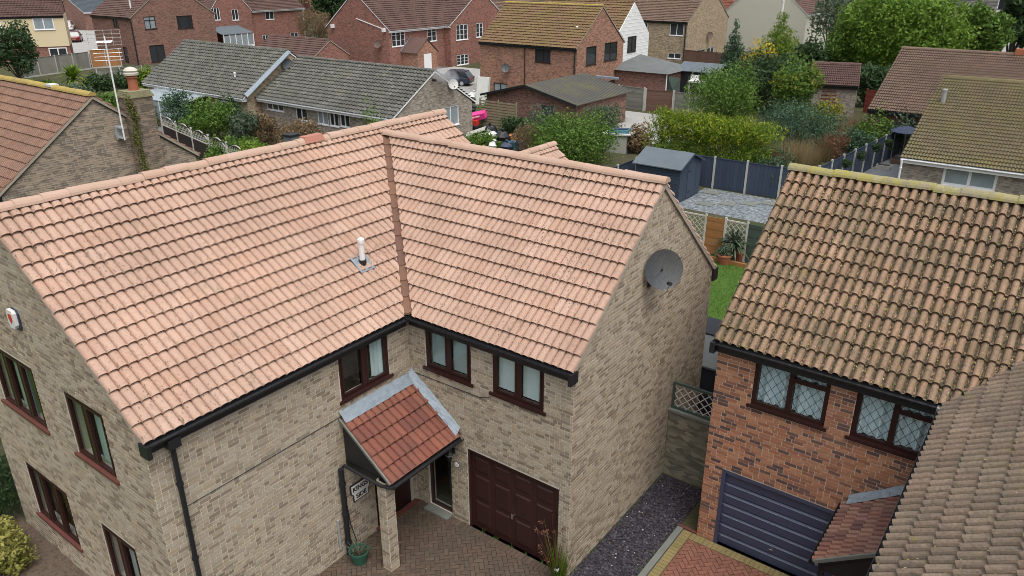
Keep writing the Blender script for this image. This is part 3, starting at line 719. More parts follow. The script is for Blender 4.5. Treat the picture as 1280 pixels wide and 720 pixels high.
# ================================================================== ground
def sheet(name, x0, x1, y0, y1, z, mat, th=None):
    mb = MB(); mb.box(x0, x1, y0, y1, z-(th or .05), z); o = add(name, mb, mat, loc=((x0+x1)/2, (y0+y1)/2, z)); o['kind'] = 'structure'; return o
g = MB(); g.face([(-700,-300,0), (500,-300,0), (500,900,0), (-700,900,0)]); add('ground', g, 'ground', kind='structure')
YX = Vector((0,0,0))
sheet('front_lawn', -20, -3.0, -16, -7.3, .012, 'lawn', .01)
sheet('mulch_bed', -8.2, .9, -7.3, -5.8, .010, 'mulch', .008)
sheet('back_lawn', -3.5, 5.6, 9.0, 19.0, .012, 'lawn', .01)
sheet('patio', 4.1, 5.7, 4.5, 9.0, .010, 'slab', .008)
sheet('pebble_bed', -5.6, 1.4, 24.9, 29.2, .010, 'pebble', .008)
sheet('concrete_yard', .2, 3.6, 30.0, 47.0, .012, 'slab', .01)
sheet('far_road', -190, -94, 40, 72, .014, 'concrete', .01)
sheet('parking_court', -52, -37.3, 44, 62, .012, 'concrete', .01)
sheet('neighbour_patio', -21.5, -12.5, 37.5, 47.8, .012, 'concrete', .01)
sheet('dark_path', -75, -42, 18.6, 21.5, .012, 'slab', .01)

# ================================================================== main house
TP = .768; PC = 1/math.sqrt(1+TP*TP); PS = TP*PC      # roof pitch
house = thing('detached_house', 'buff brick L-shaped house with pink pantile roof and dark brown garage door', 'house', (-1.5, 0, 0))
roof = None
def slab(parent, quads, mat='blackboard', th=.05, name='roof'):
    mb = MB()
    for q in quads:
        q = [Vector(p)-Vector((0,0,.015)) for p in q]; mb.prism(q, (0,0,-th))
    return add(name, mb, mat, parent)
ZE = 4.77; RX, RZ = -3.70, ZE+TP*3.8; TW = .873; cw = 1/math.sqrt(1+TW*TW); sw = TW*cw; WY, WZ = 3.06, ZE+TW*3.16; VX = .1-(WZ-ZE)/TP   # the wing is a little steeper
roof = slab(house, [[(.09,-5.8,ZE+.01), (.09,-.09,ZE+.01), (VX,WY,WZ), (RX,WY,RZ), (RX,-5.8,RZ)], [(VX,WY,WZ), (VX+2.34*TW/TP,5.4,WZ-TW*2.34), (RX,5.4,RZ), (RX,WY,RZ)],
                    [(RX,-5.8,RZ), (RX,5.4,RZ), (-6.6,5.4,ZE+TP*.9), (-6.6,-5.8,ZE+TP*.9)], [(.09,-.09,ZE+.01), (4.1,-.09,ZE+.01), (4.1,WY,WZ), (VX,WY,WZ)], [(VX,WY,WZ), (4.1,WY,WZ), (4.1,6.21,ZE), (.1,6.21,ZE)]])
tp = Pool('roof_tile', 'roof_tiling', 'tile_pink', roof)
LS = 3.8/PC
vg = .14
slope(tp, (.1,-5.86,ZE), (0,1,0), (-PC,0,PS), 5.86+WY, LS, 'pan', [(-TW, TP*PC, TW*5.76-vg)])
slope(tp, (.1,WY,ZE), (0,1,0), (-PC,0,PS), 5.45-WY, LS, 'pan', [(TW, TP*PC, -(WZ-ZE)-vg)])
slope(tp, (VX,-.1,ZE), (1,0,0), (0,cw,sw), 4.15-VX, (WY+.1)/cw, 'pan', [(TP, TW*cw, -TP*(.1-VX)-vg)])
slope(tp, (4.15,6.22,ZE), (-1,0,0), (0,-cw,sw), 4.15-VX, (WY+.1)/cw, 'far', [(-TP, TW*cw, TP*4.05-vg)])
slope(tp, (-6.6,5.45,ZE+TP*.9), (0,-1,0), (PC,0,PS), 11.31, LS-.9/PC, 'far')
# rear extension
slope(tp, (-.95,6.2,6.05-TP*2.25), (0,1,0), (-PC,0,PS), 4.0, 2.25/PC, 'pan')
slope(tp, (-5.45,10.2,6.05-TP*2.25), (0,-1,0), (PC,0,PS), 4.0, 2.25/PC, 'far')
tp.done()
ridge(roof, (RX,-5.87,RZ+.035), (RX,5.46,RZ+.035), .125, 'ridge_pink')
ridge(roof, (VX-.12,WY,WZ+.045), (4.16,WY,WZ+.035), .12, 'ridge_pink')
ridge(roof, (-3.2,6.4,6.09), (-3.2,10.22,6.09), .12, 'ridge_pink')
rv = P(395,172,RZ+.16); mb = MB()
mb.raw([(RX-.15,rv.y-.28,RZ+.06),(RX+.15,rv.y-.28,RZ+.06),(RX+.15,rv.y+.28,RZ+.06),(RX-.15,rv.y+.28,RZ+.06),(RX-.09,rv.y-.25,RZ+.20),(RX+.09,rv.y-.25,RZ+.20),(RX+.09,rv.y+.25,RZ+.20),(RX-.09,rv.y+.25,RZ+.20)],
       [(0,3,2,1),(4,5,6,7),(0,1,5,4),(1,2,6,5),(2,3,7,6),(3,0,4,7)])
add('ridge_vent', mb, 'ridge_vent', roof)['label'] = 'raised red ridge vent tile'
# valley tiles
vd = Vector((VX-.1,WY+.1,WZ-ZE)); nv = 13; cx = Vector((vd.y,-vd.x,0)).normalized(); vm = None
mb = MB(); L = vd.length/nv; dv = vd.normalized(); k = .165
prof = [(-k, .50*k+.066), (-k*.5, .085), (0, .07), (k*.5, .10), (k, .68*k+.066)]
for t, lift in ((-.02, .028), (L+.05, 0)):
    for s_, z_ in prof: mb.v.append(tuple(dv*t+cx*s_+Vector((0,0,z_+lift))))
for t, lift in ((-.02, .0),):
    for s_, z_ in prof: mb.v.append(tuple(dv*t+cx*s_+Vector((0,0,z_-.02))))
for j in range(4): mb.f += [(j, j+1, 6+j, 5+j), (10+j, 11+j, j+1, j)]
vmesh = mkmesh('valley_tile', mb.v, mb.f, M['valley'])
for i in range(nv): inst('valley_tile', vmesh, Matrix.Translation(Vector((.1,-.1,ZE))+dv*L*i+Vector((0,0,random.uniform(-.004,.006)))), roof)
# verges
def verge(parent, p0, p1, out, mat='mortar_edge'):
    p0, p1, out = Vector(p0), Vector(p1), Vector(out); d = p1-p0
    mb = MB(); mb.obox(p0, d, out*.05, Vector((0,0,-.10))); return add('verge', mb, mat, parent)
for a, b, o_ in (((.07,-5.8,ZE+.05),(RX,-5.8,RZ+.03),(0,-1,0)), ((RX,-5.8,RZ+.03),(-6.6,-5.8,ZE+TP*.9+.02),(0,-1,0)), ((4.1,-.07,ZE+.05),(4.1,WY,WZ+.03),(1,0,0)), ((4.1,WY,WZ+.03),(4.1,6.20,ZE+.05),(1,0,0)), ((.2-.95,10.15,4.1),(-3.2,10.15,6.03),(0,1,0))): verge(roof, a, b, o_)
store = {}
HW = 4.80
front = wall(house, (0,-5.8,0), (0,1,0), 5.8, HW, [(3.85,3.60,5.17,4.66), (4.50,0,5.65,2.1)], 'mortar_buff', pool=store)
wing = wall(house, (0,0,0), (1,0,0), 4.1, HW, [(.45,3.66,1.68,4.68), (2.22,3.66,3.45,4.68), (1.52,0,3.85,2.05), (.36,.06,1.05,2.1)], 'mortar_buff', pool=store)
gabE = wall(house, (4.1,0,0), (0,1,0), 6.12, HW, [], 'mortar_buff', gable=(3.06, WZ-.03), pool=store)
gabS = wall(house, (-6.5,-5.8,0), (1,0,0), 6.5, RZ-.03, [(.95,3.50,2.82,4.82), (3.93,3.50,5.28,4.80), (1.00,.74,2.82,2.10), (4.05,.72,5.30,2.04)], 'mortar_buff', cuts=[(-TP,-1,RZ-.03+TP*2.8), (TP,-1,RZ-.03-TP*2.8)], pool=store)
wall(house, (-6.5,5.4,0), (0,-1,0), 11.2, 5.5, [], 'mortar_buff'); wall(house, (0.0,5.4,0), (-1,0,0), 6.5, RZ-.03, [], 'mortar_buff', cuts=[(TP,-1,RZ-.03-TP*3.7), (-TP,-1,RZ-.03+TP*3.7)]); wall(house, (4.1,6.12,0), (-1,0,0), 4.1, HW, [], 'mortar_buff'); wall(house, (0,6.12,0), (0,-1,0), .72, HW, [], 'mortar_buff')
wall(house, (-1.05,5.4,0), (0,1,0), 4.7, 4.2, [], 'mortar_buff'); wall(house, (-1.05,10.1,0), (-1,0,0), 4.3, 4.2, [], 'mortar_buff', gable=(2.15,6.0)); wall(house, (-5.35,10.1,0), (0,-1,0), 4.7, 4.2, [], 'mortar_buff')
# porch pillar (brick, four faces)
px0, px1, py0, py1 = .94, 1.17, -2.06, -1.83
for o_, u_ in (((px0,py0,0),(1,0,0)), ((px1,py0,0),(0,1,0)), ((px1,py1,0),(-1,0,0)), ((px0,py1,0),(0,-1,0))): wall(house, o_, u_, .23, 2.24, [], 'mortar_buff', pool=store, name='porch_pillar')
brickwork(house, store, 'brick_buff', halves=.68)
# eaves
gutter(house, (.16,-5.86,ZE+.005), (.16,-.16,ZE+.005), (1,0,0), fd=.085, fh=.19)
gutter(house, (.10,-.16,ZE+.005), (4.15,-.16,ZE+.005), (0,-1,0), fd=.085, fh=.19)
gutter(house, (4.1,6.28,ZE), (.2,6.28,ZE), (0,1,0), fd=.085)
for (a, b, c_, d_) in ((-.02,.22,-5.875,-5.80), ): add('soffit_end', MB().box(a, b, c_, d_, ZE-.21, ZE+.02), 'black', house)
add('soffit_end', MB().box(4.10, 4.17, -.225, .02, ZE-.21, ZE+.02), 'black', house)
add('soffit_end', MB().box(4.10, 4.165, 6.10, 6.34, ZE-.28, ZE+.02), 'black', house)
dp = pipe(house, (.09,-5.42,0), (.09,-5.42,ZE-.2), .042); add('rain_hopper', MB().box(.03,.20,-5.52,-5.32,ZE-.24,ZE-.06), 'black', dp)
add('wall_cable', MB().tube([(.018,-5.38,3.28),(.018,-2.0,3.30),(.018,-.02,3.42)], .007, 5).tube([(.02,-.018,3.42),(1.9,-.018,3.44),(2.2,-.018,3.56)], .007, 5), 'black', house)
# windows
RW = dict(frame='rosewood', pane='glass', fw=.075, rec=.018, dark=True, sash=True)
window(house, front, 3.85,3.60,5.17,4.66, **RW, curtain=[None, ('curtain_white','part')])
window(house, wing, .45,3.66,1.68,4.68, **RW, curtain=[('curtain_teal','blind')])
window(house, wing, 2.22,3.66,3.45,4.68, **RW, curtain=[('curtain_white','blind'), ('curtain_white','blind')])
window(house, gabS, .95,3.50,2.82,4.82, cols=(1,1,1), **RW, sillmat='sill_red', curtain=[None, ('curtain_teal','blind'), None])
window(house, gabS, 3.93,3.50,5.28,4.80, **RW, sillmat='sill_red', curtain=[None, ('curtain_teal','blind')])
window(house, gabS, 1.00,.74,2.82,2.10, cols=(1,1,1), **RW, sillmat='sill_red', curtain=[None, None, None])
window(house, gabS, 4.05,.72,5.30,2.04, **RW, sillmat='sill_red', curtain=[None, ('curtain_teal','blind')])
# garage door with raised panels
gd = MB(); gd.box(1.52,3.85,.085,.12,0,2.05); 
for a, b, c_, d_ in ((1.52,1.58,0,2.05), (3.79,3.85,0,2.05), (1.58,3.79,1.99,2.05)): gd.box(a,b,.02,.10,c_,d_)
gdo = add('garage_door', gd, 'garage_brown', house)
pm = {}
for i in range(4):
    for (z0, z1) in ((.14,.72), (.82,1.40), (1.52,1.86)):
        x0 = 1.66+i*.535; x1 = x0+.40; q = MB(); y_ = .085; b = .035
        q.raw([(x0,y_,z0),(x1,y_,z0),(x1,y_,z1),(x0,y_,z1),(x0+b,y_-.022,z0+b),(x1-b,y_-.022,z0+b),(x1-b,y_-.022,z1-b),(x0+b,y_-.022,z1-b)], [(0,1,5,4),(1,2,6,5),(2,3,7,6),(3,0,4,7),(4,5,6,7)])
        add('door_panel', q, 'garage_brown', gdo)
add('door_handle', MB().tube([(2.68,.08,.80),(2.68,.03,.80)], .022, 10).box(2.66,2.70,.02,.045,.74,.86), 'chrome', gdo)
# front door and glazed side door under the porch
q = MB(); q.box(-.16,-.10,-1.30,-.15,0,2.1); fd_ = add('front_door', q, 'darkwood', house)
q = MB()
for z0, z1 in ((.15,.75), (.9,1.9)):
    for y0 in (-1.2,-.66): q.box(-.10,-.075,y0,y0+.42,z0,z1)
add('door_panel', q, 'rosewood', fd_); add('door_handle', MB().tube([(-.08,-.30,1.02),(-.03,-.30,1.02),(-.03,-.42,1.02)], .012, 8), 'chrome', fd_)
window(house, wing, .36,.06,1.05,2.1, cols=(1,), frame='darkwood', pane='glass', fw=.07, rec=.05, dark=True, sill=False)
add('door_step', MB().box(.0,.10,-1.36,-.10,0,.10), 'sill_red', house); add('door_step', MB().box(.36,1.05,-.22,.0,0,.08), 'kerb', house)
# porch roof
PT = math.atan2(.95, 1.28); pc, ps = math.cos(PT), math.sin(PT)
pr_ = slab(house, [[(1.28,-2.02,2.30),(1.28,0,2.30),(0,0,3.25),(0,-2.02,3.25)]], th=.06, name='porch_roof')
pp = Pool('roof_tile', 'roof_tiling', 'tile_red', pr_); slope(pp, (1.33,-2.06,2.265), (0,1,0), (-pc,0,ps), 2.02, 1.30/pc-.0, 'pan'); pp.done()
def leadstrip(parent, pts, w_, n0, seed=1):
    """beaten lead laid along a line: small uneven facets"""
    g = random.Random(seed); mb = MB(); pts = [(Vector(a), Vector(b)) for a, b in pts]
    rows = []
    for a, b in pts:
        rows.append([a.lerp(b, t/5)+Vector((g.uniform(-.006,.006), g.uniform(-.006,.006), g.uniform(-.008,.008)))+Vector(n0)*.01 for t in range(6)])
    for i in range(len(rows)-1):
        for t in range(5): mb.face([rows[i][t], rows[i+1][t], rows[i+1][t+1], rows[i][t+1]])
    return add('lead_flashing', mb, 'lead', parent)
N = 16
pz = lambda x: 2.30+(1.28-x)*.742
leadstrip(pr_, [((.012,-2.06+2.05*i/N,3.42), (.20,-2.06+2.05*i/N,pz(.20)+.125)) for i in range(N+1)], .2, (0,0,1))
leadstrip(pr_, [((1.36-1.35*i/N,-.012,pz(1.36-1.35*i/N)+.26), (1.36-1.35*i/N,-.17,pz(1.36-1.35*i/N)+.125)) for i in range(N+1)], .2, (0,0,1), 2)
q = MB(); q.prism([(.0,-2.0,2.24),(1.26,-2.0,2.24),(.0,-2.0,3.20)], (0,.04,0)); add('porch_cheek', q, 'blackboard', pr_)
q = MB(); q.box(1.16,1.27,-2.0,0,2.10,2.29); q.box(0,1.16,-2.0,-1.90,2.12,2.26); add('porch_beam', q, 'blackboard', pr_)
gutter(pr_, (1.40,-2.06,2.27), (1.40,-.01,2.27), (1,0,0), fascia=False)
q = MB(); q.box(.0,1.16,-1.90,-.02,2.27,2.285); add('porch_ceiling', q, 'blackboard', pr_)
q = MB(); q.bar((.0,-2.075,3.27), (1.33,-2.075,2.29), .035, .05); add('verge', q, 'kerb', pr_)
dp = pipe(house, (.09,-2.22,0), (.09,-2.22,2.2), .055); q = MB().tube([(.09,-2.22,2.18),(.12,-2.15,2.26),(1.1,-2.10,2.18),(1.40,-2.05,2.22)], .035, 8); add('pipe_elbow', q, 'black', dp)
add('meter_conduit', MB().tube([(.03,-2.38,.25),(.03,-2.38,1.0)], .03, 8), 'alloy', house)
q = MB().tube([(.025,-2.12,2.1),(.03,-2.11,1.2),(.05,-2.08,.7),(.25,-2.12,.36)], .012, 6); add('hose', q, 'black', dp)

# fittings standing on or hanging from the house
def lantern(label, p, out, s=1.0):
    p, out = Vector(p), Vector(out); o = thing('wall_lantern', label, 'lantern', p)
    add('bracket', MB().box(p.x-.03,p.x+.03,p.y-.03,p.y+.03,p.z-.08,p.z+.06).tube([p, p+out*.10+Vector((0,0,.08)), p+out*.16+Vector((0,0,.02))], .012, 6), 'black', o)
    c = p+out*.16; add('lamp_body', MB().lathe(c+Vector((0,0,-.20)), [(.045,0),(.085,.17),(.10,.19),(.03,.26),(.012,.30)], 6), 'black', o)
    add('lamp_glass', MB().lathe(c+Vector((0,0,-.19)), [(.040,0),(.088,.165)], 6), 'pane_pale', o)
lantern('black wall lantern beside the garage door above a round plaque', (1.15,0,1.86), (0,-1,0))
lantern('black wall lantern under the porch cheek above the name sign', (0,-1.66,2.05), (1,0,0))
o = thing('wall_plaque', 'small round white plaque beside the brown garage door', 'plaque', (1.22,0,1.51)); add('disc', MB().lathe((1.22,-.012,1.51), [(.065,0),(.065,.012),(.052,.02)], 20, axis=(0,-1,0)), 'white_gloss', o); add('rim', MB().lathe((1.22,-.008,1.51), [(.075,0),(.075,.01)], 20, axis=(0,-1,0)), 'black', o)
sg = thing('name_sign', 'white house name sign with dark lettering on brick wall under porch', 'sign', (0,-1.71,1.18))
def yz(pts, x0, x1): return MB().prism([(x0,a,b) for a, b in pts], (x1-x0,0,0))
S0 = [(-1.90,1.18),(-1.53,1.18),(-1.53,1.30),(-1.48,1.36),(-1.48,1.56),(-1.96,1.56),(-1.96,1.38),(-1.90,1.32)]
cen = (-1.72,1.37)
add('backboard', yz([(cen[0]+(a-cen[0])*1.12, cen[1]+(b-cen[1])*1.16) for a, b in S0], .012, .028), 'black', sg); add('face', yz(S0, .030, .038), 'white_gloss', sg)
def text(body, size, mw, mat, name, parent, ext=.003):
    c = bpy.data.curves.new(name, 'FONT'); c.body = body; c.size = size; c.align_x = 'CENTER'; c.align_y = 'CENTER'; c.extrude = ext; c.offset = .004
    t = bpy.data.objects.new(name, c); COL.objects.link(t); dg = bpy.context.evaluated_depsgraph_get(); me = bpy.data.meshes.new_from_object(t.evaluated_get(dg))
    bpy.data.objects.remove(t); me.materials.clear(); me.materials.append(M[mat]); return inst(name, me, mw, parent)
fx = Matrix.Rotation(R(90), 4, 'Z') @ Matrix.Rotation(R(90), 4, 'X')
text('KINGS', .145, Matrix.Translation((.041,-1.725,1.46)) @ fx, 'leading', 'lettering', sg); text('SIDE', .145, Matrix.Translation((.041,-1.715,1.265)) @ fx, 'leading', 'lettering', sg)
al = thing('alarm_box', 'white burglar alarm box with red emblem on the gable wall', 'alarm box', (-3.70,-5.8,5.84))
def xz(pts, y0, y1): return MB().prism([(a,y0,b) for a, b in pts], (0,y1-y0,0))
hexa = [(-.13,-.10),(-.08,-.17),(.08,-.17),(.13,-.10),(.13,.12),(.09,.17),(-.09,.17),(-.13,.12)]
add('backplate', xz([(-3.70+a*1.15+.02,5.84+b*1.15-.02) for a, b in hexa], -5.812, -5.84), 'navy', al); add('cover', xz([(-3.70+a,5.84+b) for a, b in hexa], -5.84, -5.90), 'white_gloss', al)
add('emblem', xz([(-3.70+a*.55,5.85+b*.55) for a, b in [(-.12,.14),(0,.17),(.12,.14),(.12,-.05),(0,-.18),(-.12,-.05)]], -5.900, -5.906), 'red', al)
def dish(label, c, face, r, mat='dish', mount=None, group=None):
    c, face = Vector(c), Vector(face).normalized(); o = thing('satellite_dish', label, 'satellite dish', mount or c, group); d = r*.2
    mb = MB(); prof = [(r*t, d*t*t-d) for t in (.02,.25,.5,.7,.85,1.0)]+[(r*1.015, .004),(r*.99, -.012-.0)]+[(r*t, d*t*t-d-.012) for t in (.85,.5,.02)]
    add('reflector', mb.lathe(c, prof, 28, axis=face), mat, o, smooth=False)
    dn = (Vector((0,0,-1))-face*Vector((0,0,-1)).dot(face)).normalized(); tip = c+dn*r*.62+face*r*.62
    add('feed_arm', MB().tube([c+dn*r*1.0-face*.03, c+dn*r*1.08+face*r*.22, tip], .014, 6), 'alloy', o); add('receiver', MB().tube([tip-face*.06, tip+face*.05], .038, 10), 'black', o)
    if mount:
        m = Vector(mount); add('bracket', MB().tube([m, m.lerp(c, .6)+Vector((0,0,-.03)), c-face*d], .025, 8).obox(m+Vector((-.02,-.09,-.12)), (.04,0,0), (0,.18,0), (0,0,.24)), 'black', o)
dish('large round grey mesh dish on the gable above the slate bed', PL(830,337,0,4.42), (.74,-.62,.25), .40, 'mesh_dish', mount=(4.12,2.75,5.62))
vb = Vector((-1.02,-.22,ZE+TP*(.1+1.02)+.02)); panmoss_main = [(.1,-5.86,ZE,(0,1,0),(-PC,0,PS),5.86+WY,LS,[(-TW,TP*PC,TW*5.76-.22)],3200,11), (VX,-.1,ZE,(1,0,0),(0,cw,sw),4.15-VX,(WY+.1)/cw,[(TP,TW*cw,-TP*(.1-VX)-.22)],2200,12)]
for (x_,y_,z_,a_,b_,w_,l_,pl_,n_,sd_) in panmoss_main:
    g = np.random.default_rng(sd_); o_, e1, e2 = Vector((x_,y_,z_)), Vector(a_), Vector(b_); e3 = e1.cross(e2); vs = []; rs = []; cl = [(g.random()*w_, g.random()*l_, g.uniform(.15,.7)) for _ in range(26)]
    while len(rs) < n_:
        c = cl[int(g.integers(0,26))]; u, v = c[0]+g.normal(0,c[2]), c[1]+g.normal(0,c[2]*1.3)
        k_ = round(u/.1625); u = k_*.1625+g.normal(0,.012) if g.random() < .7 else u
        if not (0 < u < w_ and 0 < v < l_) or any(a*u+b*v+cc < 0 for a, b, cc in pl_): continue
        h = .060*(1-(v % .328)/.383)+(.012 if abs(u-k_*.1625) < .012 else .064); s_ = g.uniform(.006,.014); a = g.uniform(0,6.28); t = (e1*math.cos(a)*.6+e2*math.sin(a)*1.5)*s_; q_ = (-e1*math.sin(a)*.6+e2*math.cos(a)*1.5)*s_; p = o_+e1*u+e2*v+e3*(h+.003)
        vs += [p-t, p+q_, p+t, p-q_]; rs.append(g.uniform(.05,.95))
    leafobj('roof_lichen', np.array([tuple(q) for q in vs]), np.array(rs), 'leaf_grit', roof)['kind'] = 'stuff'
v_ = vent(roof, vb, .52, .058, 'white_gloss')
q = MB(); q.obox(vb+Vector((.16,-.2,-.16*TP+.075)), (0,.4,0), (-.34,0,.34*TP), (.01,0,.014)); add('flashing', q, 'lead', v_); add('collar', MB().tube([vb, vb+Vector((0,0,.16))], .08, 10), 'black', v_)
pot = thing('plant_pot', 'green plastic plant pot with soil beside the porch downpipe', 'plant pot', (.42,-2.24,0))
add('tub', MB().lathe((.42,-2.24,0), [(.13,0),(.19,.28),(.205,.28),(.21,.34),(.185,.34),(.18,.27)], 22), 'green_pot', pot, smooth=False); add('compost', MB().lathe((.42,-2.24,.27), [(.178,0),(.178,.012)], 18), 'soil', pot)
v, r_ = blades([(.42,-2.24,.28)], 60, .16, .012, .14, 3, .9); leafobj('seedlings', v, r_, 'leaf_grey', pot)

# ================================================================== red brick house on the right
h2 = thing('red_brick_house', 'red brick house with mossy brown pantiles and dark blue garage door', 'house', (7.7,4,0))
T2 = .79; c2 = 1/math.sqrt(1+T2*T2); s2 = T2*c2; R2Y, R2Z = 5.98, ZE+T2*3.38
roof2 = slab(h2, [[(5.66,2.61,ZE+.01),(9.68,2.61,ZE+.01),(13.05,5.98,R2Z),(5.66,5.98,R2Z)], [(5.66,5.98,R2Z),(13.05,5.98,R2Z),(13.05,9.36,ZE),(5.66,9.36,ZE)], [(9.68,2.61,ZE+.01),(9.68,-5.45,ZE+.01),(13.05,-5.45,R2Z),(13.05,5.98,R2Z)], [(13.05,-5.45,R2Z),(16.4,-5.45,ZE),(16.4,5.98,ZE),(13.05,5.98,R2Z)]])
t2 = Pool('roof_tile', 'roof_tiling', 'tile_buff', roof2, 165); t3 = Pool('roof_tile', 'roof_tiling', 'tile_buff_shaded', roof2, 135)  # the wing takes the copy with its light painted in
slope(t2, (5.62,2.6,ZE), (1,0,0), (0,c2,s2), 7.43, 3.38/c2, 'roman', [(-1, c2, 4.05-.03)])
slope(t3, (9.67,5.98,ZE), (0,-1,0), (c2,0,s2), 11.48, 3.38/c2, 'roman', [(1, c2, -3.38-.03)])
slope(t2, (13.05,9.36,ZE), (-1,0,0), (0,-c2,s2), 7.43, 3.38/c2, 'far'); slope(t2, (16.43,-5.5,ZE), (0,1,0), (-c2,0,s2), 11.48, 3.38/c2, 'far')
t2.done(); t3.done()
ridge(roof2, (5.60,5.98,R2Z+.035), (13.0,5.98,R2Z+.035), .125, 'ridge_buff'); ridge(roof2, (13.05,-5.5,R2Z+.035), (13.05,5.9,R2Z+.035), .125, 'ridge_buff')
q = MB(); va = Vector((9.67,2.6,ZE)); vb2 = Vector((13.05,5.98,R2Z)); q.prism([va+Vector((-.05,.05,.065)), va+Vector((.05,-.05,.065)), vb2+Vector((.05,-.05,.065)), vb2+Vector((-.05,.05,.065))], (0,0,-.05)); add('valley_lining', q, 'valley_dark', roof2)
g_ = random.Random(5); vl = []
for i in range(60):
    p = va.lerp(vb2, i/60+g_.uniform(0,.015)); vl.append((p.x+g_.uniform(-.04,.04), p.y+g_.uniform(-.04,.04), p.z+.07, g_.uniform(.03,.055), .025))
v, r_ = leaves(vl, 2600, .012, .6, .2, .2, seed=77); leafobj('moss', v, r_, 'leaf_dark', roof2)['kind'] = 'stuff'
def panflakes(parent, o, e1, e2, width, length, planes, n, seed, name='pan_flakes', mats=('leaf_pandark','leaf_lichen')):
    # dark flakes laid along the channels to darken them, lichen flakes scattered wider
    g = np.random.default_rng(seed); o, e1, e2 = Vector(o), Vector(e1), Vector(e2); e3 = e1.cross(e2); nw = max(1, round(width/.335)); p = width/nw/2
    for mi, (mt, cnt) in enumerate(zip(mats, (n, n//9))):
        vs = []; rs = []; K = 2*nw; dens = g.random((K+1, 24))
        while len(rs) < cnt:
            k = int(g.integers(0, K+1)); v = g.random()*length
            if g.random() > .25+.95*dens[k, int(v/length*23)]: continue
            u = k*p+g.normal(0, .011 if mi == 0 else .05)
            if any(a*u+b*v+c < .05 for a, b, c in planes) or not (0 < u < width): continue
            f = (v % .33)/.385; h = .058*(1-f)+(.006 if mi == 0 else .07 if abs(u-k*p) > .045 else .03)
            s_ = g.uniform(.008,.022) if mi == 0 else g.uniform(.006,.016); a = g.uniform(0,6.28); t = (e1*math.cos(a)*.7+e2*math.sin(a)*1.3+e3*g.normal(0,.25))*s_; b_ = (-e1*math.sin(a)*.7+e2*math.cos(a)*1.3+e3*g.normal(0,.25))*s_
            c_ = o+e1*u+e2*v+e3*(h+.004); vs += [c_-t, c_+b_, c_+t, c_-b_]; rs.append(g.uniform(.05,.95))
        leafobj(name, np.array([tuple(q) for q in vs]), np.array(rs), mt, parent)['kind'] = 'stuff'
panflakes(roof2, (5.62,2.6,ZE), (1,0,0), (0,c2,s2), 7.43, 3.38/c2, [(-1, c2, 4.05-.03)], 15000, 1)
panflakes(roof2, (9.67,5.98,ZE), (0,-1,0), (c2,0,s2), 11.48, 3.38/c2, [(1, c2, -3.38-.03)], 16000, 2)
verge(roof2, (5.70,2.63,ZE+.05), (5.70,5.98,R2Z+.03), (-1,0,0)); verge(roof2, (5.70,5.98,R2Z+.03), (5.70,9.33,ZE+.05), (-1,0,0))
st2 = {}
w2 = wall(h2, (5.70,2.72,0), (1,0,0), 4.07, HW-.02, [(.75,3.60,2.14,4.66), (2.59,3.60,3.90,4.66), (.38,0,2.80,1.92)], 'mortar_red', pool=st2)
w2b = wall(h2, (9.77,2.72,0), (0,-1,0), 8.1, HW-.02, [], 'brick_far_orange'); wall(h2, (5.70,9.26,0), (0,-1,0), 6.54, HW-.02, [], 'brick_far_orange', gable=(3.27, R2Z-.03)); wall(h2, (13.0,9.26,0), (-1,0,0), 7.3, HW, [], 'brick_far_orange')
wall(h2, (9.77,-5.38,0), (1,0,0), 6.56, HW-.02, [], 'brick_far_orange', gable=(3.28, R2Z-.03)); wall(h2, (16.33,-5.38,0), (0,1,0), 11.3, HW-.02, [], 'brick_far_orange')
brickwork(h2, st2, 'brick_red')
gutter(h2, (5.62,2.54,ZE+.005), (9.62,2.54,ZE+.005), (0,-1,0), fd=.09, fh=.20); gutter(h2, (9.61,2.54,ZE+.005), (9.61,-5.5,ZE+.005), (-1,0,0), fd=.09)
add('soffit_end', MB().box(5.60,5.70,2.48,2.74,ZE-.2,ZE+.02), 'black', h2)
add('rain_hopper', MB().box(9.54,9.70,2.44,2.58,ZE-.10,ZE+.03), 'alloy', h2)
LW = dict(frame='rosewood', pane='glass', fw=.085, rec=.03, dark=True, lead=True, transom=(None,.72), sash=False)
window(h2, w2, .75,3.60,2.14,4.66, **LW, curtain=[('curtain_net','full')]); window(h2, w2, 2.59,3.60,3.90,4.66, **LW, curtain=[('curtain_net','full')])
q = MB()
for a, b, c_, d_ in ((6.08,6.16,0,1.92), (8.42,8.50,0,1.92), (6.16,8.42,1.85,1.92)): q.box(a,b,2.715,2.80,c_,d_)
gf = add('garage_door', q, 'garage_blue', h2)
nr = 7
for i in range(nr):
    z0 = .01+i*1.84/nr; z1 = z0+1.84/nr-.006; q = MB(); q.raw([(6.16,2.80,z0),(8.42,2.80,z0),(8.42,2.80,z1),(6.16,2.80,z1),(6.16,2.778,z0+.03),(8.42,2.778,z0+.03),(8.42,2.772,z1-.03),(6.16,2.772,z1-.03)], [(0,1,5,4),(2,3,7,6),(4,5,6,7),(0,4,7,3),(1,2,6,5)])
    sl_ = add('door_slat', q, 'garage_blue', gf)
    add('slat_highlight', MB().box(6.20,8.38,2.767,2.773,z1-.040,z1-.029), 'fold_highlight', gf)  # pale strip painted as the highlight along the slat's fold
add('door_handle', MB().tube([(7.28,2.775,.42),(7.28,2.74,.42)], .02, 10).box(7.23,7.33,2.735,2.75,.41,.43), 'chrome', gf)
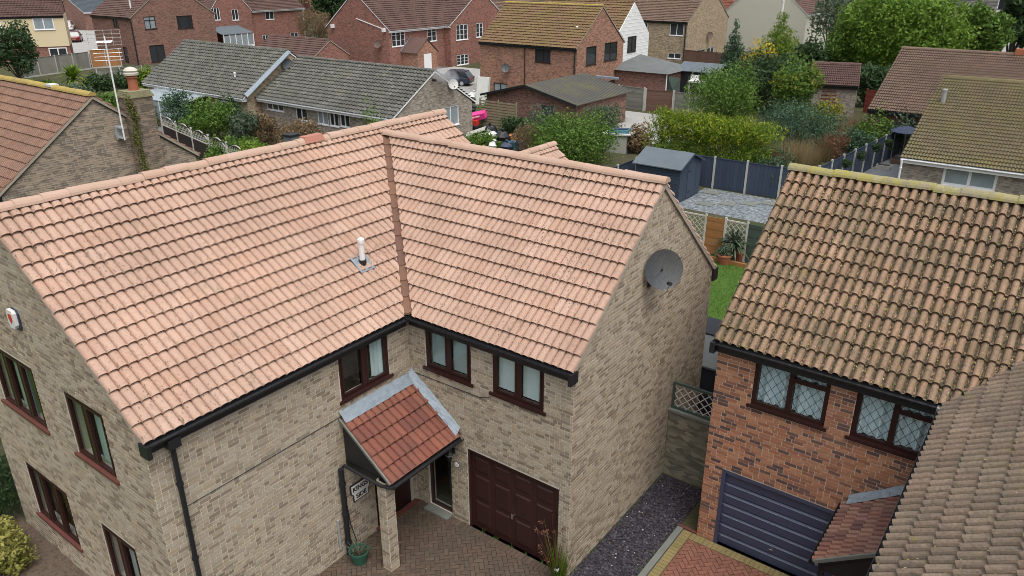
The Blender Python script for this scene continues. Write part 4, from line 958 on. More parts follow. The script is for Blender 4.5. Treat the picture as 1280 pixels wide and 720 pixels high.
# its porch
PA = math.atan(.72); pc, ps = math.cos(PA), math.sin(PA)
po = slab(h2, [[(8.52,.82,2.20),(9.76,.82,3.09),(9.76,2.70,3.09),(8.52,2.70,2.20)]], th=.05, name='porch_roof')
pp = Pool('roof_tile', 'roof_tiling', 'tile_rust', po); slope(pp, (8.47,2.70,2.17), (0,-1,0), (pc,0,ps), 1.92, 1.29/pc, 'small'); pp.done()
leadstrip(po, [((8.50+1.25*i/N,2.705,2.20+.72*1.25*i/N+.20), (8.50+1.25*i/N,2.56,2.20+.72*1.25*i/N+.075)) for i in range(N+1)], .2, (0,0,1), 4)
q = MB(); q.bar((8.46,.79,2.22), (9.76,.79,3.14), .05, .06); add('verge', q, 'kerb', po); q = MB(); q.prism([(8.55,.86,2.05),(9.74,.86,2.05),(9.74,.86,2.98),(8.55,.86,2.12)], (0,.04,0)); add('porch_cheek', q, 'blackboard', po)
q = MB(); q.box(8.52,8.62,.86,2.70,2.05,2.17); add('porch_beam', q, 'blackboard', po); add('porch_post', MB().box(8.53,8.62,.87,.96,0,2.05), 'blackboard', po)
gutter(po, (8.42,2.70,2.17), (8.42,.80,2.17), (-1,0,0), fascia=False)

# ================================================================== drives between the two houses
def inside(poly, planes): return clip(poly, planes)
def paving(parent, area, mat, ang, z, limit=300, joint=.011, h=.05, bl=.2, bw=.1):
    x0, x1, y0, y1 = area; planes = [(1,0,-x0),(-1,0,x1),(0,1,-y0),(0,-1,y1)]
    pool = Pool('paver', 'paving_blocks', mat, parent, limit, 6); c, s = math.cos(ang), math.sin(ang); cx_, cy_ = (x0+x1)/2, (y0+y1)/2
    rad = math.hypot(x1-x0, y1-y0)/2; n = int(rad/bw)+3; j2 = joint/2
    tv = np.array(MB().box(j2, bl-j2, j2, bw-j2, -h, 0).v); tf = [(4,5,6,7),(0,1,5,4),(1,2,6,5),(2,3,7,6),(3,0,4,7)]
    for i in range(-n, n):
        for j in range(-n, n):
            d = (i-j) % 4
            if d == 0: a, b, rot = i*bw, j*bw, 0
            elif d == 3: a, b, rot = (i+1)*bw, j*bw, 90
            else: continue
            lm = Matrix.Translation((cx_, cy_, z+random.gauss(0,.0015))) @ Matrix.Rotation(ang, 4, 'Z') @ Matrix.Translation((a, b, 0)) @ Matrix.Rotation(R(rot), 4, 'Z')
            cor = [tuple((lm @ Vector(p))[:2]) for p in ((j2,j2,0),(bl-j2,j2,0),(bl-j2,bw-j2,0),(j2,bw-j2,0))]
            if all(x0 <= p[0] <= x1 and y0 <= p[1] <= y1 for p in cor): pool.put(tv, tf, 'p', lm, (bl, bw, 0), Vector((0,0,1)))
            else:
                q = clip(cor, planes)
                if q: pool.extra.prism([(p[0],p[1],z-.03) for p in q], (0,0,.03), random.uniform(.001,1))
    pool.done()
def course(parent, x0, x1, y0, y1, mat, z, along, h=.05, name='paver'):
    """one row of blocks"""
    L = (x1-x0) if along == 'x' else (y1-y0); n = max(1, round(L/.103))
    P_ = Pool(name, 'paving_blocks', mat, parent, 60, 5); w_ = (y1-y0) if along == 'x' else (x1-x0); s_ = L/n
    tv = np.array(MB().box(.004, s_-.004, .004, w_-.004, -h, 0).v); tf = [(4,5,6,7),(0,1,5,4),(1,2,6,5),(2,3,7,6),(3,0,4,7)]
    for i in range(n):
        mw = Matrix.Translation((x0+i*s_, y0, z+random.gauss(0,.0015))) if along == 'x' else Matrix.Translation((x1, y0+i*s_, z)) @ Matrix.Rotation(R(90), 4, 'Z')
        P_.put(tv, tf, mat, mw, (s_, w_, 0), Vector((0,0,1)))
    P_.done()
dr = sheet('brown_driveway', .0, 4.2, -9, 0, .012, 'sand', .01); paving(dr, (.02,4.12,-3.2,-.22), 'paver', R(45), .035); course(dr, .02,4.12,-.22,-.02, 'paver', .036, 'x')
dr2 = sheet('red_driveway', 5.40, 9.7, -8, 2.72, .012, 'sand', .01)
paving(dr2, (5.62,9.7,-2.6,2.46), 'paver_red', R(45), .035); course(dr2, 5.41,5.61,-2.6,2.69, 'paver_yellow', .037, 'y'); course(dr2, 5.62,9.7,2.47,2.69, 'paver_yellow', .037, 'x')
add('edging', MB().box(5.27,5.40,-6,2.68,-.02,.07), 'kerb', dr2); add('edging', MB().box(5.27,5.70,2.70,2.78,-.02,.06), 'sill_red', dr2)
sb = sheet('slate_bed', 4.10, 5.27, -6, 4.25, .014, 'slate_bed', .01)
g_ = np.random.default_rng(3); q = MB()
for i in range(5200):
    x, y = g_.uniform(4.14,5.26), g_.uniform(-.9,4.2); s_ = g_.uniform(.014,.04); a = g_.uniform(0,6.28); t_ = Vector((math.cos(a),math.sin(a),g_.uniform(-.4,.4)))*s_; b_ = Vector((-math.sin(a),math.cos(a),g_.uniform(-.4,.4)))*s_*g_.uniform(.5,.9)
    c_ = Vector((x,y,.02+g_.uniform(0,.018))); r = g_.uniform(.01,.99); k_ = Vector((0,0,.008))
    q.raw([c_-t_, c_+b_, c_+t_*.9, c_-b_*1.1, c_-t_*.9+k_, c_+b_*.9+k_, c_+t_*.8+k_, c_-b_+k_], [(4,5,6,7),(0,1,5,4),(1,2,6,5),(2,3,7,6),(3,0,4,7)], r)
add('slate_chippings', q, 'slate', sb, 'stuff')
q = MB()
for i in range(28): 
    x, y = g_.uniform(4.2,5.2), g_.uniform(-.9,4.1); s_ = g_.uniform(.012,.025); q.obox((x,y,.04), (s_,0,0), (0,s_*.8,0), (0,0,s_*.5))
add('pale_chips', q, 'dirtywhite', sb, 'stuff')
# garden wall with trellis between the houses
gw = thing('garden_wall', 'low mossy brick wall with white trellis panel between the two houses', 'wall', (4.9,4.35,0))
add('brick_wall', MB().box(4.12,5.69,4.30,4.52,0,1.78), 'brick_gate', gw); add('coping', MB().box(4.12,5.69,4.27,4.55,1.78,1.84), 'kerb', gw)
q = MB()
for a, b, c_, d_ in ((4.14,4.19,1.84,2.55), (5.64,5.69,1.84,2.55), (4.19,5.64,2.49,2.55), (4.19,5.64,1.84,1.90)): q.box(a,b,4.37,4.42,c_,d_)
add('trellis_frame', q, 'trellis_green', gw)
def lattice(parent, x0, x1, z0, z1, y, step, wdt, mat='trellis', axis='x', off=0):
    for sgn in (1, -1):
        L = (x1-x0)+(z1-z0); k_ = step/2
        while k_ < L:
            if sgn == 1: a = (x0+max(0,k_-(z1-z0)), z0+min(k_, z1-z0)); b = (x0+min(k_, x1-x0), z0+max(0, k_-(x1-x0)))
            else: a = (x1-max(0,k_-(z1-z0)), z0+min(k_, z1-z0)); b = (x1-min(k_, x1-x0), z0+max(0, k_-(x1-x0)))
            yy = y+(.006 if sgn == 1 else -.006)
            f_ = (lambda p: (p[0], yy, p[1])) if axis == 'x' else (lambda p: (yy, p[0], p[1]))
            if math.hypot(a[0]-b[0], a[1]-b[1]) > .05: add('slat', MB().bar(f_(a), f_(b), wdt, .010, up=(0,1,0) if axis == 'x' else (1,0,0)), mat, parent)
            k_ += step
lattice(gw, 4.19,5.64,1.90,2.49,4.395, .21, .020)
# lean-to behind the wall
ln = thing('lean_to_shed', 'low grey felt-roofed black shed behind the trellis wall', 'shed', (4.9,7.0,0))
add('wall', MB().box(3.3,5.66,6.25,8.1,0,2.05), 'blackwall', ln); q = MB(); q.prism([(3.2,6.20,2.06),(5.68,6.20,2.12),(5.68,7.6,2.30),(3.2,7.6,2.24)], (0,0,.05)); add('roof', q, 'felt_grey', ln)
q = MB(); q.prism([(3.1,7.6,2.26),(5.68,7.6,2.32),(5.68,8.4,2.42),(3.1,8.4,2.36)], (0,0,.08)); add('roof_upstand', q, 'blackwall', ln); add('door', MB().box(4.5,5.3,6.22,6.25,.05,1.95), 'blackboard', ln)

# ================================================================== neighbouring houses
def simple_house(name, label, x0, x1, y0, y1, ze, zr, axis, wallmat, tilemat, kind='far', wins=(), fascia='upvc', over=.15, ridgemat=None, ridge_r=.13, upper=None, group=None, cat='house', limit=0, depth=.08, win=None, doors=(), gut=True, pitchroof=True):
    """gabled house; wins: (face, px0, py0, px1, py1, options) with face S or E, measured on the wall plane"""
    h = thing(name, label, cat, ((x0+x1)/2, (y0+y1)/2, 0), group); win = win or {}
    ops = {'S': [], 'E': []}; spec = []
    for f, a, b, c, d, *o in wins:
        if f == 'S': A, B = PL(a, b, 1, y0), PL(c, d, 1, y0); u0, u1 = A.x-x0, B.x-x0
        else: A, B = PL(a, b, 0, x1), PL(c, d, 0, x1); u0, u1 = A.y-y0, B.y-y0
        W = x1-x0 if f == 'S' else y1-y0
        u0 = max(.05, u0); u1 = min(W-.05, u1); z0 = max(.06, min(A.z, B.z)); z1 = max(A.z, B.z)
        if u1-u0 < .2 or z1-z0 < .2: continue
        ops[f].append((u0, z0, u1, z1)); spec.append((f, u0, z0, u1, z1, o[0] if o else {}))
    mid = (y0+y1)/2 if axis == 'x' else (x0+x1)/2; half = ((y1-y0) if axis == 'x' else (x1-x0))/2
    gS = None if axis == 'x' else (half, zr-.04); gE = (half, zr-.04) if axis == 'x' else None
    pts = {}
    pts['S'] = wall(h, (x0,y0,0), (1,0,0), x1-x0, ze, ops['S'], wallmat, gable=gS); pts['E'] = wall(h, (x1,y0,0), (0,1,0), y1-y0, ze, ops['E'], wallmat, gable=gE)
    wall(h, (x1,y1,0), (-1,0,0), x1-x0, ze, (), wallmat, gable=gS); wall(h, (x0,y1,0), (0,-1,0), y1-y0, ze, (), wallmat, gable=gE)
    for f, u0, z0, u1, z1, o in spec:
        kw = dict(win); kw.update(o); kw.setdefault('cols', (1,1) if u1-u0 > .8 else (1,)); window(h, pts[f], u0, z0, u1, z1, **kw)
    t = (zr-ze)/half; c = 1/math.sqrt(1+t*t); s = t*c; eo = over; zb = ze-t*eo; L = (half+eo)/c
    if axis == 'x':
        rf = slab(h, [[(x0-.05,y0-eo,zb),(x1+.05,y0-eo,zb),(x1+.05,mid,zr),(x0-.05,mid,zr)], [(x0-.05,mid,zr),(x1+.05,mid,zr),(x1+.05,y1+eo,zb),(x0-.05,y1+eo,zb)]], th=.08)
        p = Pool('roof_tile', 'roof_tiling', tilemat, rf, limit, 8.5)
        slope(p, (x0-.06,y0-eo-.03,zb), (1,0,0), (0,c,s), x1-x0+.12, L, kind); slope(p, (x1+.06,y1+eo+.03,zb), (-1,0,0), (0,-c,s), x1-x0+.12, L, kind); p.done()
        ridge(rf, (x0-.06,mid,zr+.04), (x1+.06,mid,zr+.04), ridge_r, ridgemat or tilemat)
        for a, b in (((x1,y0-eo,zb+.05),(x1,mid,zr+.04)), ((x1,mid,zr+.04),(x1,y1+eo,zb+.05))): verge(rf, a, b, (1.2,0,0), fascia if fascia == 'upvc' else 'mortar_edge')
        if gut: gutter(h, (x0,y0-eo-.09,zb), (x1,y0-eo-.09,zb), (0,-1,0), fascia, fh=.2, fd=eo+.01)
    else:
        rf = slab(h, [[(x1+eo,y0-.05,zb),(x1+eo,y1+.05,zb),(mid,y1+.05,zr),(mid,y0-.05,zr)], [(mid,y0-.05,zr),(mid,y1+.05,zr),(x0-eo,y1+.05,zb),(x0-eo,y0-.05,zb)]], th=.08)
        p = Pool('roof_tile', 'roof_tiling', tilemat, rf, limit, 8.5)
        slope(p, (x1+eo+.03,y0-.06,zb), (0,1,0), (-c,0,s), y1-y0+.12, L, kind); slope(p, (x0-eo-.03,y1+.06,zb), (0,-1,0), (c,0,s), y1-y0+.12, L, kind); p.done()
        ridge(rf, (mid,y0-.06,zr+.04), (mid,y1+.06,zr+.04), ridge_r, ridgemat or tilemat)
        for a, b in (((x1+eo,y0,zb+.05),(mid,y0,zr+.04)), ((mid,y0,zr+.04),(x0-eo,y0,zb+.05))): verge(rf, a, b, (0,-1.2,0), fascia if fascia == 'upvc' else 'mortar_edge')
        if gut: gutter(h, (x1+eo+.09,y0,zb), (x1+eo+.09,y1,zb), (1,0,0), fascia, fh=.2, fd=eo+.01)
    h_info[h] = (rf, pts, t, zb); return h
h_info = {}
# --- left neighbour with chimney and aerial
hl = simple_house('brick_house', 'grey-brown brick house with ribbed brown roof tiles and a chimney on its gable', -31, -16.9, -1.05, 5.85, 4.72, 7.30, 'x', 'brick_left', 'tile_left', 'rib', fascia='black', ridgemat='ridge_left', limit=300, over=.12, ridge_r=.14)
rf = h_info[hl][0]
T = lambda px, py: PL(px, py, 0, -16.9)
ch = MB(); ch.box(-17.15,-16.45,3.42,4.30,0,7.15); cho = add('chimney', ch, 'brick_stack', hl)
cb = MB()
for k_ in range(4): a = .06*k_; cb.box(-17.15-.05+a*.3,-16.45+.05-a*.3,3.37+a*.5,4.35-a*.5,7.15+.055*k_,7.15+.055*(k_+1))
add('flaunching', cb, 'moss_cap', cho); add('chimney_pot', MB().lathe((-16.8,3.86,7.34), [(.20,0),(.17,.05),(.155,.42),(.19,.45),(.19,.50),(.15,.52)], 18), 'terracotta', cho)
add('pot_cowl', MB().lathe((-16.8,3.86,7.86), [(.17,0),(.24,.03),(.25,.10),(.20,.12),(.20,.16),(.24,.18),(.16,.26),(.05,.30)], 18), 'ivory', cho)
v, r_ = leaves([(-16.44+random.uniform(-.1,.05),3.42+random.uniform(-.03,.22),z_,random.uniform(.06,.16),.3) for z_ in np.arange(4.6,7.1,.12)], 3800, .024, .6, .3, .2, seed=31); leafobj('moss', v, r_, 'leaf_moss', cho)['kind'] = 'stuff'
add('ridge_clip', MB().box(-19.9,-19.45,2.25,2.55,7.42,7.50), 'dirtywhite', rf)
ae = thing('tv_aerial', 'grid television aerial on a tall white mast fixed to the brick gable', 'aerial', (-16.6,3.09,5.8)); mx_, my_ = -16.6, 3.09
add('mast', MB().tube([(mx_,my_,5.75),(mx_,my_,9.25)], .028, 8), 'white_gloss', ae); add('wall_bracket', MB().box(-16.9,-16.58,3.0,3.18,5.8,5.84).box(-16.9,-16.58,3.0,3.18,6.15,6.19).box(-16.89,-16.86,2.95,3.2,5.75,6.25), 'alloy', ae)
q = MB()
for k_ in range(5): q.tube([(mx_-.3,my_-.42+.0,8.95+.12*k_),(mx_+.25,my_+.42,8.95+.12*k_)], .008, 5)
for k_ in range(5): f_ = k_/4; q.tube([(mx_-.3+.55*f_,my_-.42+.84*f_,8.93),(mx_-.3+.55*f_,my_-.42+.84*f_,9.45)], .007, 5)
add('reflector_grid', q, 'post', ae)
q = MB(); q.tube([(mx_,my_,9.1),(mx_+.75,my_-.45,9.1)], .016, 6)
for k_ in range(6): p = Vector((mx_+.12*k_+.1,my_-.072*k_-.06,9.1)); q.tube([p+Vector((-.12,-.2,0)), p+Vector((.12,.2,0))], .008, 5)
for k_ in range(4): q.tube([(mx_-.25,my_-.36,8.82-.12*k_),(mx_+.22,my_+.38,8.82-.12*k_)], .008, 5)
add('boom', q, 'alloy', ae)
# --- two bungalows
UP = dict(frame='upvc', pane='pane_far', fw=.07, rec=.03); UPN = dict(pane='pane_pale')
b1 = simple_house('bungalow', 'grey-tiled bungalow stepping higher, with glazed lean-to and round dish on its gable', -51.6, -38.3, 23.2, 31.2, 2.75, 5.45, 'x', 'brick_far_buff', 'tile_grey', 'flat', [('S',203,109,222,116,{}), ('S',240,114,250,121,{}), ('S',270,121,296,130,{'cols':(1,1,1)}), ('S',176,107,182,120,{})], over=.35, win=UP)
b2 = simple_house('bungalow', 'grey-tiled bungalow with pale stone gable and wide white glazed doors', -38.2, -24.5, 24.3, 31.9, 2.65, 4.95, 'x', 'brick_far_grey', 'tile_grey', 'flat',
     [('S',333,128,355,140,{'cols':(1,1,1)}), ('S',369,134,385,152,{}), ('S',396,137,411,157,UPN), ('S',411,139,424,159,{}), ('S',424,140,438,160,{}), ('E',553,135,574,155,UPN)], over=.35, win=UP)
q = MB(); q.prism([(-38.25,23.0,2.80),(-38.25,27.2,5.50),(-37.9,27.2,5.38),(-37.9,23.0,2.64)], (0,0,.06)); add('flashing', q, 'lead', h_info[b2][0])
dish('dark round dish on the gable between the bungalows', (-38.05,26.9,4.55), (.9,-.3,.25), .42, mount=(-38.28,27.1,4.5))
dish('pale dish on the stone gable of the bungalow beside the steam', (-24.2,29.6,4.0), (.8,-.5,.3), .34, 'dirtywhite', mount=(-24.45,29.8,3.9))
pq = P(235,118,2.9); vent(h_info[b1][0], (pq.x,24.4,3.15), .75, .07)
cn = thing('lean_to_conservatory', 'low glazed lean-to with pale sloping roof against the bungalow', 'conservatory', (-46.5,21.8,0))
q = MB(); q.prism([(-49.5,20.6,1.95),(-42.8,20.6,1.95),(-42.8,23.1,2.35),(-49.5,23.1,2.35)], (0,0,.05)); add('roof', q, 'pane_pale', cn)
for k_ in range(8): add('glazing_bar', MB().box(-49.5+.95*k_,-49.44+.95*k_,20.6,20.66,0,1.95), 'upvc', cn); 
for k_ in range(7): add('pane', MB().box(-49.43+.95*k_,-48.56+.95*k_,20.62,20.64,.5,1.9), 'pane_pale', cn)
add('dwarf_wall', MB().box(-49.5,-42.8,20.66,20.8,0,.5), 'brick_far_buff', cn)
# --- red house with white windows behind the bungalows
GB = dict(frame='upvc', pane='pane_far', fw=.08, rec=.03, bars=(1,3))
h3 = simple_house('red_house', 'red brick house with white barred windows, brown roof and small gabled porch', -63, -53, 52.3, 74, 4.8, 8.6, 'y', 'brick_far_red', 'tile_plum', 'far', [('E',489,37,507,57,{'cols':(1,1,1)}), ('E',534,34,546,51,{}), ('E',530,72,547,88,{'cols':(1,1,1)})], win=GB, over=.25)
h3b = simple_house('red_house_wing', 'red brick gabled wing with three white barred windows beside parked dark car', -60, -52.0, 61.5, 72.8, 4.8, 8.5, 'x', 'brick_far_red', 'tile_plum', 'far', [('E',570,31,585,49,{'cols':(1,1,1)}), ('E',595,29,604,46,{'cols':(1,1)}), ('E',571,69,586,86,{'cols':(1,1,1)})], win=GB, over=.2)
add('sloping_canopy', MB().prism([(-52.0,69.0,4.2),(-49.6,69.0,2.4),(-49.6,73.5,2.4),(-52,73.5,4.2)], (0,0,.1)), 'felt_moss', h3b); add('lean_to_wall', MB().box(-52,-49.7,69.1,73.4,0,2.4), 'brick_far_red', h3b)
pq = thing('gabled_porch', 'small brick porch with brown tiled gable and white trim', 'porch', (-51.5,55.5,0))
add('wall', MB().box(-53,-50.6,54.2,57.4,0,2.3).prism([(-50.6,54.2,2.3),(-50.6,57.4,2.3),(-50.6,55.8,3.6)], (-2.4,0,0)), 'brick_far_orange', pq)
q = MB(); q.prism([(-50.5,54.0,2.2),(-53,54.0,2.2),(-53,55.8,3.7),(-50.5,55.8,3.7)], (0,0,.08)); q.prism([(-50.5,57.6,2.2),(-53,57.6,2.2),(-53,55.8,3.7),(-50.5,55.8,3.7)], (0,0,.08)); add('roof', q, 'tile_plum', pq); add('lead_edge', MB().bar((-53,53.95,2.35),(-53,55.8,3.85),.1), 'lead', pq)
add('door', MB().box(-50.6,-50.55,55.2,56.4,.05,2.1), 'upvc', pq)
dish('brown dish on the blank gable of the red house', PL(472,55,1,51.9), (.5,-.8,.3), .42, 'dish_brown', mount=PL(470,58,1,52.25))
add('floodlight_cable', MB().bar(PL(445,23,1,52.27), PL(478,36,1,52.27), .08), 'upvc', h3)
for p_ in ((416,32), (480,37)): a = PL(p_[0],p_[1],1,52.2); add('eave_box', MB().box(a.x-.18,a.x+.18,52.0,52.35,a.z-.25,a.z+.15), 'upvc', h3)
# --- mossy roofed house and the white-boarded one behind it
DK = dict(frame='darkwood', pane='pane_far', fw=.08, rec=.03)
hf = simple_house('mossy_roof_house', 'orange brick house with bright moss over its roof and dark window frames', -37, -26.2, 48.35, 56.6, 4.75, 7.95, 'x', 'brick_far_orange', 'tile_moss', 'far', [('S',669,59,688,79,{}), ('S',617,103,634,116,UPN), ('E',733,59,745,80,{'cols':(1,)}), ('E',756,54,771,74,{}), ('E',757,102,768,122,{'cols':(1,)}), ('E',738,107,746,114,{'cols':(1,)})], win=DK, fascia='black', ridgemat='ridge_left')
vent(h_info[hf][0], PL(721,47,1,50.2), .85, .11); pipe(hf, (-26.35,48.22,0), (-26.35,48.22,4.6), .06); a = PL(656,75,1,48.3); pipe(hf, (a.x,48.28,0), (a.x,48.28,4.6), .04, 'darkwood')
dish('small dark dish on the orange brick front below the mossy roof', PL(632,85,1,47.95), (.5,-.8,.3), .38, 'dish', mount=PL(633,88,1,48.32))
hw = simple_house('white_boarded_house', 'house with a white boarded upper gable behind the mossy roof', -38, -27.7, 57.6, 64.4, 4.85, 8.0, 'x', 'brick_far_brown', 'tile_moss', 'far', [('E',774,92,791,108,{})], win=DK, fascia='black')
q = MB(); q.prism([(-27.66,57.55,1.6),(-27.66,64.45,1.6),(-27.66,64.45,4.85),(-27.66,61.0,7.92),(-27.66,57.55,4.85)], (.08,0,0)); wb = add('boarding', q, 'white_boards', hw)
A, B = PL(785,46,0,-27.56), PL(794,64,0,-27.56); window(hw, lambda u, z, n=0: Vector((-27.57+n, u, z)), A.y, B.z, B.y, A.z, cols=(1,1), **dict(DK, rec=-.07))
for k_ in range(18): z_ = 1.75+k_*.33; hw_ = 3.44 if z_ < 4.85 else 3.44*max(.02,(7.92-z_)/3.07); add('board', MB().box(-27.58,-27.565,61.0-hw_,61.0+hw_,z_,z_+.02), 'white_boards', wb)
# --- flat garages and sheds
g1 = thing('garage', 'brick garage with mossy grey sheet roof below the mossy-roofed house', 'garage', (-21.8,39,0))
q = MB(); q.box(-24.2,-18.6,35.0,46.5,0,2.35).prism([(-24.2,35.0,2.35),(-18.6,35.0,2.35),(-21.6,35.0,3.15)], (0,11.5,0)); 
g1w = MB(); g1w.box(-26.6,-18.6,36.2,43.6,0,2.3).prism([(-26.6,36.2,2.3),(-18.6,36.2,2.3),(-22.8,36.2,3.2)], (0,7.4,0)); add('wall', g1w, 'brick_far_brown', g1)
for nm, a, b in (('roof', (-26.9,2.26), (-22.8,3.3)), ('roof', (-22.8,3.3), (-18.3,2.26))): add(nm, MB().prism([(a[0],35.8,a[1]),(b[0],35.8,b[1]),(b[0],44.2,b[1]),(a[0],44.2,a[1])], (0,0,.06)), 'felt_moss', g1)
for k_ in range(22): a = 36.0+k_*.38; add('roof_rib', MB().bar((-22.75,a,3.345),(-18.32,a,2.33),.05,.03), 'felt_moss', g1)
add('bargeboard', MB().bar((-26.9,35.78,2.28),(-22.8,35.78,3.30),.16,.03,up=(0,1,0)).bar((-22.8,35.78,3.30),(-18.3,35.78,2.28),.16,.03,up=(0,1,0)), 'black', g1); add('door', MB().box(-21.4,-20.4,36.14,36.2,.05,2.0), 'blackwall', g1); add('flashing', MB().box(-21.8,-19.8,44.15,44.45,3.05,3.2), 'lead', g1)
g2 = thing('garage', 'small brick garage with dark hipped roof beside the black shed', 'garage', (-23.5,58,0)); add('wall', MB().box(-26.6,-20.9,55.3,60.5,0,2.3), 'brick_far_brown', g2)
q = MB(); q.raw([(-26.9,55,2.25),(-20.6,55,2.25),(-20.6,60.8,2.25),(-26.9,60.8,2.25),(-25.2,58.2,3.45),(-22.8,58.2,3.1)], [(0,1,5,4),(1,2,5),(2,3,4,5),(3,0,4),(0,3,2,1)]); add('roof', q, 'felt_grey', g2); add('downpipe', MB().tube([(-20.85,55.25,0),(-20.85,55.25,2.25)],.06,8), 'upvc', g2)
add('green_tarpaulin', MB().raw([(-20.85,55.4,0),(-19.6,55.5,0),(-19.7,55.6,1.9),(-20.85,55.4,2.1),(-20.2,55.2,1.0)], [(0,1,4),(1,2,4),(2,3,4),(3,0,4)]), 'trellis_green', g2)
g3 = thing('black_shed', 'black boarded shed with pale blue felt roof behind the fence', 'shed', (-19.2,60,0)); add('wall', MB().box(-21.2,-17.4,58.4,61.4,0,2.25), 'blackwall', g3)
q = MB(); q.prism([(-21.4,58.2,2.2),(-17.2,58.2,2.2),(-17.2,59.9,2.85),(-21.4,59.9,2.85)], (0,0,.06)); q.prism([(-21.4,61.6,2.2),(-17.2,61.6,2.2),(-17.2,59.9,2.85),(-21.4,59.9,2.85)], (0,0,.06)); add('roof', q, 'felt_blue', g3)
for k_ in range(12): add('board', MB().box(-21.2,-17.4,58.375,58.4,.12+.18*k_,.27+.18*k_), 'blackwall', g3)
add('floodlight', MB().lathe(PL(886,93,1,58.3), [(.1,0),(.14,.06),(.14,.1)], 10, axis=(0,-1,0)), 'white_gloss', g3)
g4 = simple_house('tiled_garage', 'pale brick garage with dark glossy pantiles and a red trellis on its wall', -8.4, -4.7, 56.0, 61.5, 2.45, 3.75, 'x', 'brick_far_grey', 'tile_plum', 'far', fascia='black', cat='garage')
tr = thing('wall_trellis', 'red wooden trellis leaning on the pale garage wall', 'trellis', (-6.6,55.9,0))
for k_ in range(4): add('slat', MB().bar((-7.2+.2*k_,55.93,.6),(-7.35+.42*k_,55.95,2.05),.05,.02,up=(0,1,0)), 'fence_red', tr)
for k_ in range(5): add('slat', MB().box(-7.35,-6.2,55.90,55.93,.75+.28*k_,.80+.28*k_), 'fence_red', tr)
def spin(h, ang, corner, at_):
    c = WL[h]; d = Vector(corner)-Vector((c.x,c.y)); a = R(ang); h.rotation_euler.z = a; h.location.x = at_[0]-(d.x*math.cos(a)-d.y*math.sin(a)); h.location.y = at_[1]-(d.x*math.sin(a)+d.y*math.cos(a))
spin(g4, 15, (-4.7,56.0), (-4.7,56.4)); spin(tr, 15, (-7.2,55.9), (-7.1,55.72))
# --- buff house, cream gable, right bungalows
hj = simple_house('buff_brick_house', 'yellow-buff brick house with brown pantiles and white windows behind the shed', -42, -31.6, 82.6, 95.5, 4.8, 8.9, 'x', 'brick_far_buff', 'tile_brown', 'far', [('S',799,28,809,42,{}), ('S',838,29,854,45,{}), ('S',835,66,851,74,{}), ('E',870,63,880,80,{}), ('E',884,60,891,78,{})], win=UP, fascia='black')
pipe(hj, (-31.75,82.45,0), (-31.75,82.45,4.6), .07); dish('brown dish on the buff brick gable wall', PL(888,44,0,-31.2), (.8,-.5,.3), .45, 'dish_brown', mount=PL(887,47,0,-31.55))
hk = simple_house('cream_rendered_house', 'pale rendered gable house with plum tiled roof behind the conifer', -34, -22.5, 100, 113, 5.2, 10.0, 'y', 'render_stone', 'tile_plum', 'far', [('E',986,22,993,34,{}), ('E',1000,20,1006,32,{})], win=UP)
vent(h_info[hk][0], PL(978,14,0,-24.6), 1.2, .12)
hm = simple_house('brown_roof_bungalow', 'bungalow under a long plain brown pantile roof with a small red chimney pot', -1.2, 15, 45.0, 59.2, 2.7, 5.85, 'x', 'brick_far_brown', 'tile_brown', 'far', fascia='black', over=.3, cat='bungalow')
add('chimney_pot', MB().box(5.7,6.5,51.9,52.5,5.8,6.25), 'terracotta', h_info[hm][0])
hn = simple_house('mossy_bungalow', 'stone-faced bungalow with olive mossy roof, white gutter and metal flue', 3.5, 15, 31.8, 47.8, 2.62, 5.55, 'x', 'brick_far_grey', 'tile_olive', 'far', [('S',1181,206,1243,240,{'cols':(1,1),'fw':.12,'panes':['pane_pale']})], win=UP, over=.3, ridgemat='tile_olive', cat='bungalow')
vb_ = PL(1177,134,1,37.0); vent(h_info[hn][0], vb_, .85, .11, 'alloy'); add('flashing', MB().obox(vb_+Vector((-.4,-.3,-.02)), (.8,0,0), (0,.6,.22), (0,0,.03)), 'dirtywhite', h_info[hn][0]); pipe(hn, (3.6,31.5,0), (3.6,31.35,2.5), .05, 'upvc')
# --- top left houses
hc = simple_house('cream_house', 'cream rendered house over red brick with plum roof and white windows', -107.5, -93.5, 36.7, 42.0, 5.65, 8.5, 'x', 'brick_far_red', 'tile_plum', 'far', [], win=UP, fascia='black')
q = MB(); q.box(-107.53,-93.45,36.6,42.0,1.95,5.62); cr = add('rendered_upper_wall', q, 'render_cream', hc)
for d0, d1, z0, z1, pn_ in ((3.35,1.15,3.95,5.35,'pane_pale'), (8.8,6.7,3.95,5.35,'pane_pale'), (2.35,.35,.2,1.8,'pane_far')): window(hc, lambda u, z, n=0: Vector((u, 36.56-n, z)), -93.5-d0, z0, -93.5-d1, z1, cols=(1,1), frame='upvc', pane=pn_, fw=.11, rec=0)
spin(hc, 62, (-93.5,36.7), (-93.6,36.8))
hb = simple_house('brown_brick_house', 'brown-red brick house with dark window frames and broad gable', -93.3, -83.9, 40.1, 51.4, 5.5, 9.44, 'x', 'brick_far_brown', 'tile_plum', 'far', [('E',179,21,196,36,{'panes':['pane_pale'],'transom':(.7,)}), ('E',220,20,242,35,{'cols':(1,4,1)}), ('E',186,57,208,76,{}), ('S',140,21,149,34,{'cols':(1,1)}), ('S',153,58,163,84,{'cols':(1,),'sill':False})], win=DK, fascia='black')
pipe(hb, (-83.8,40.0,0), (-83.8,40.0,5.3), .08); vent(h_info[hb][0], PL(164,13,1,41.3), 1.2, .1)
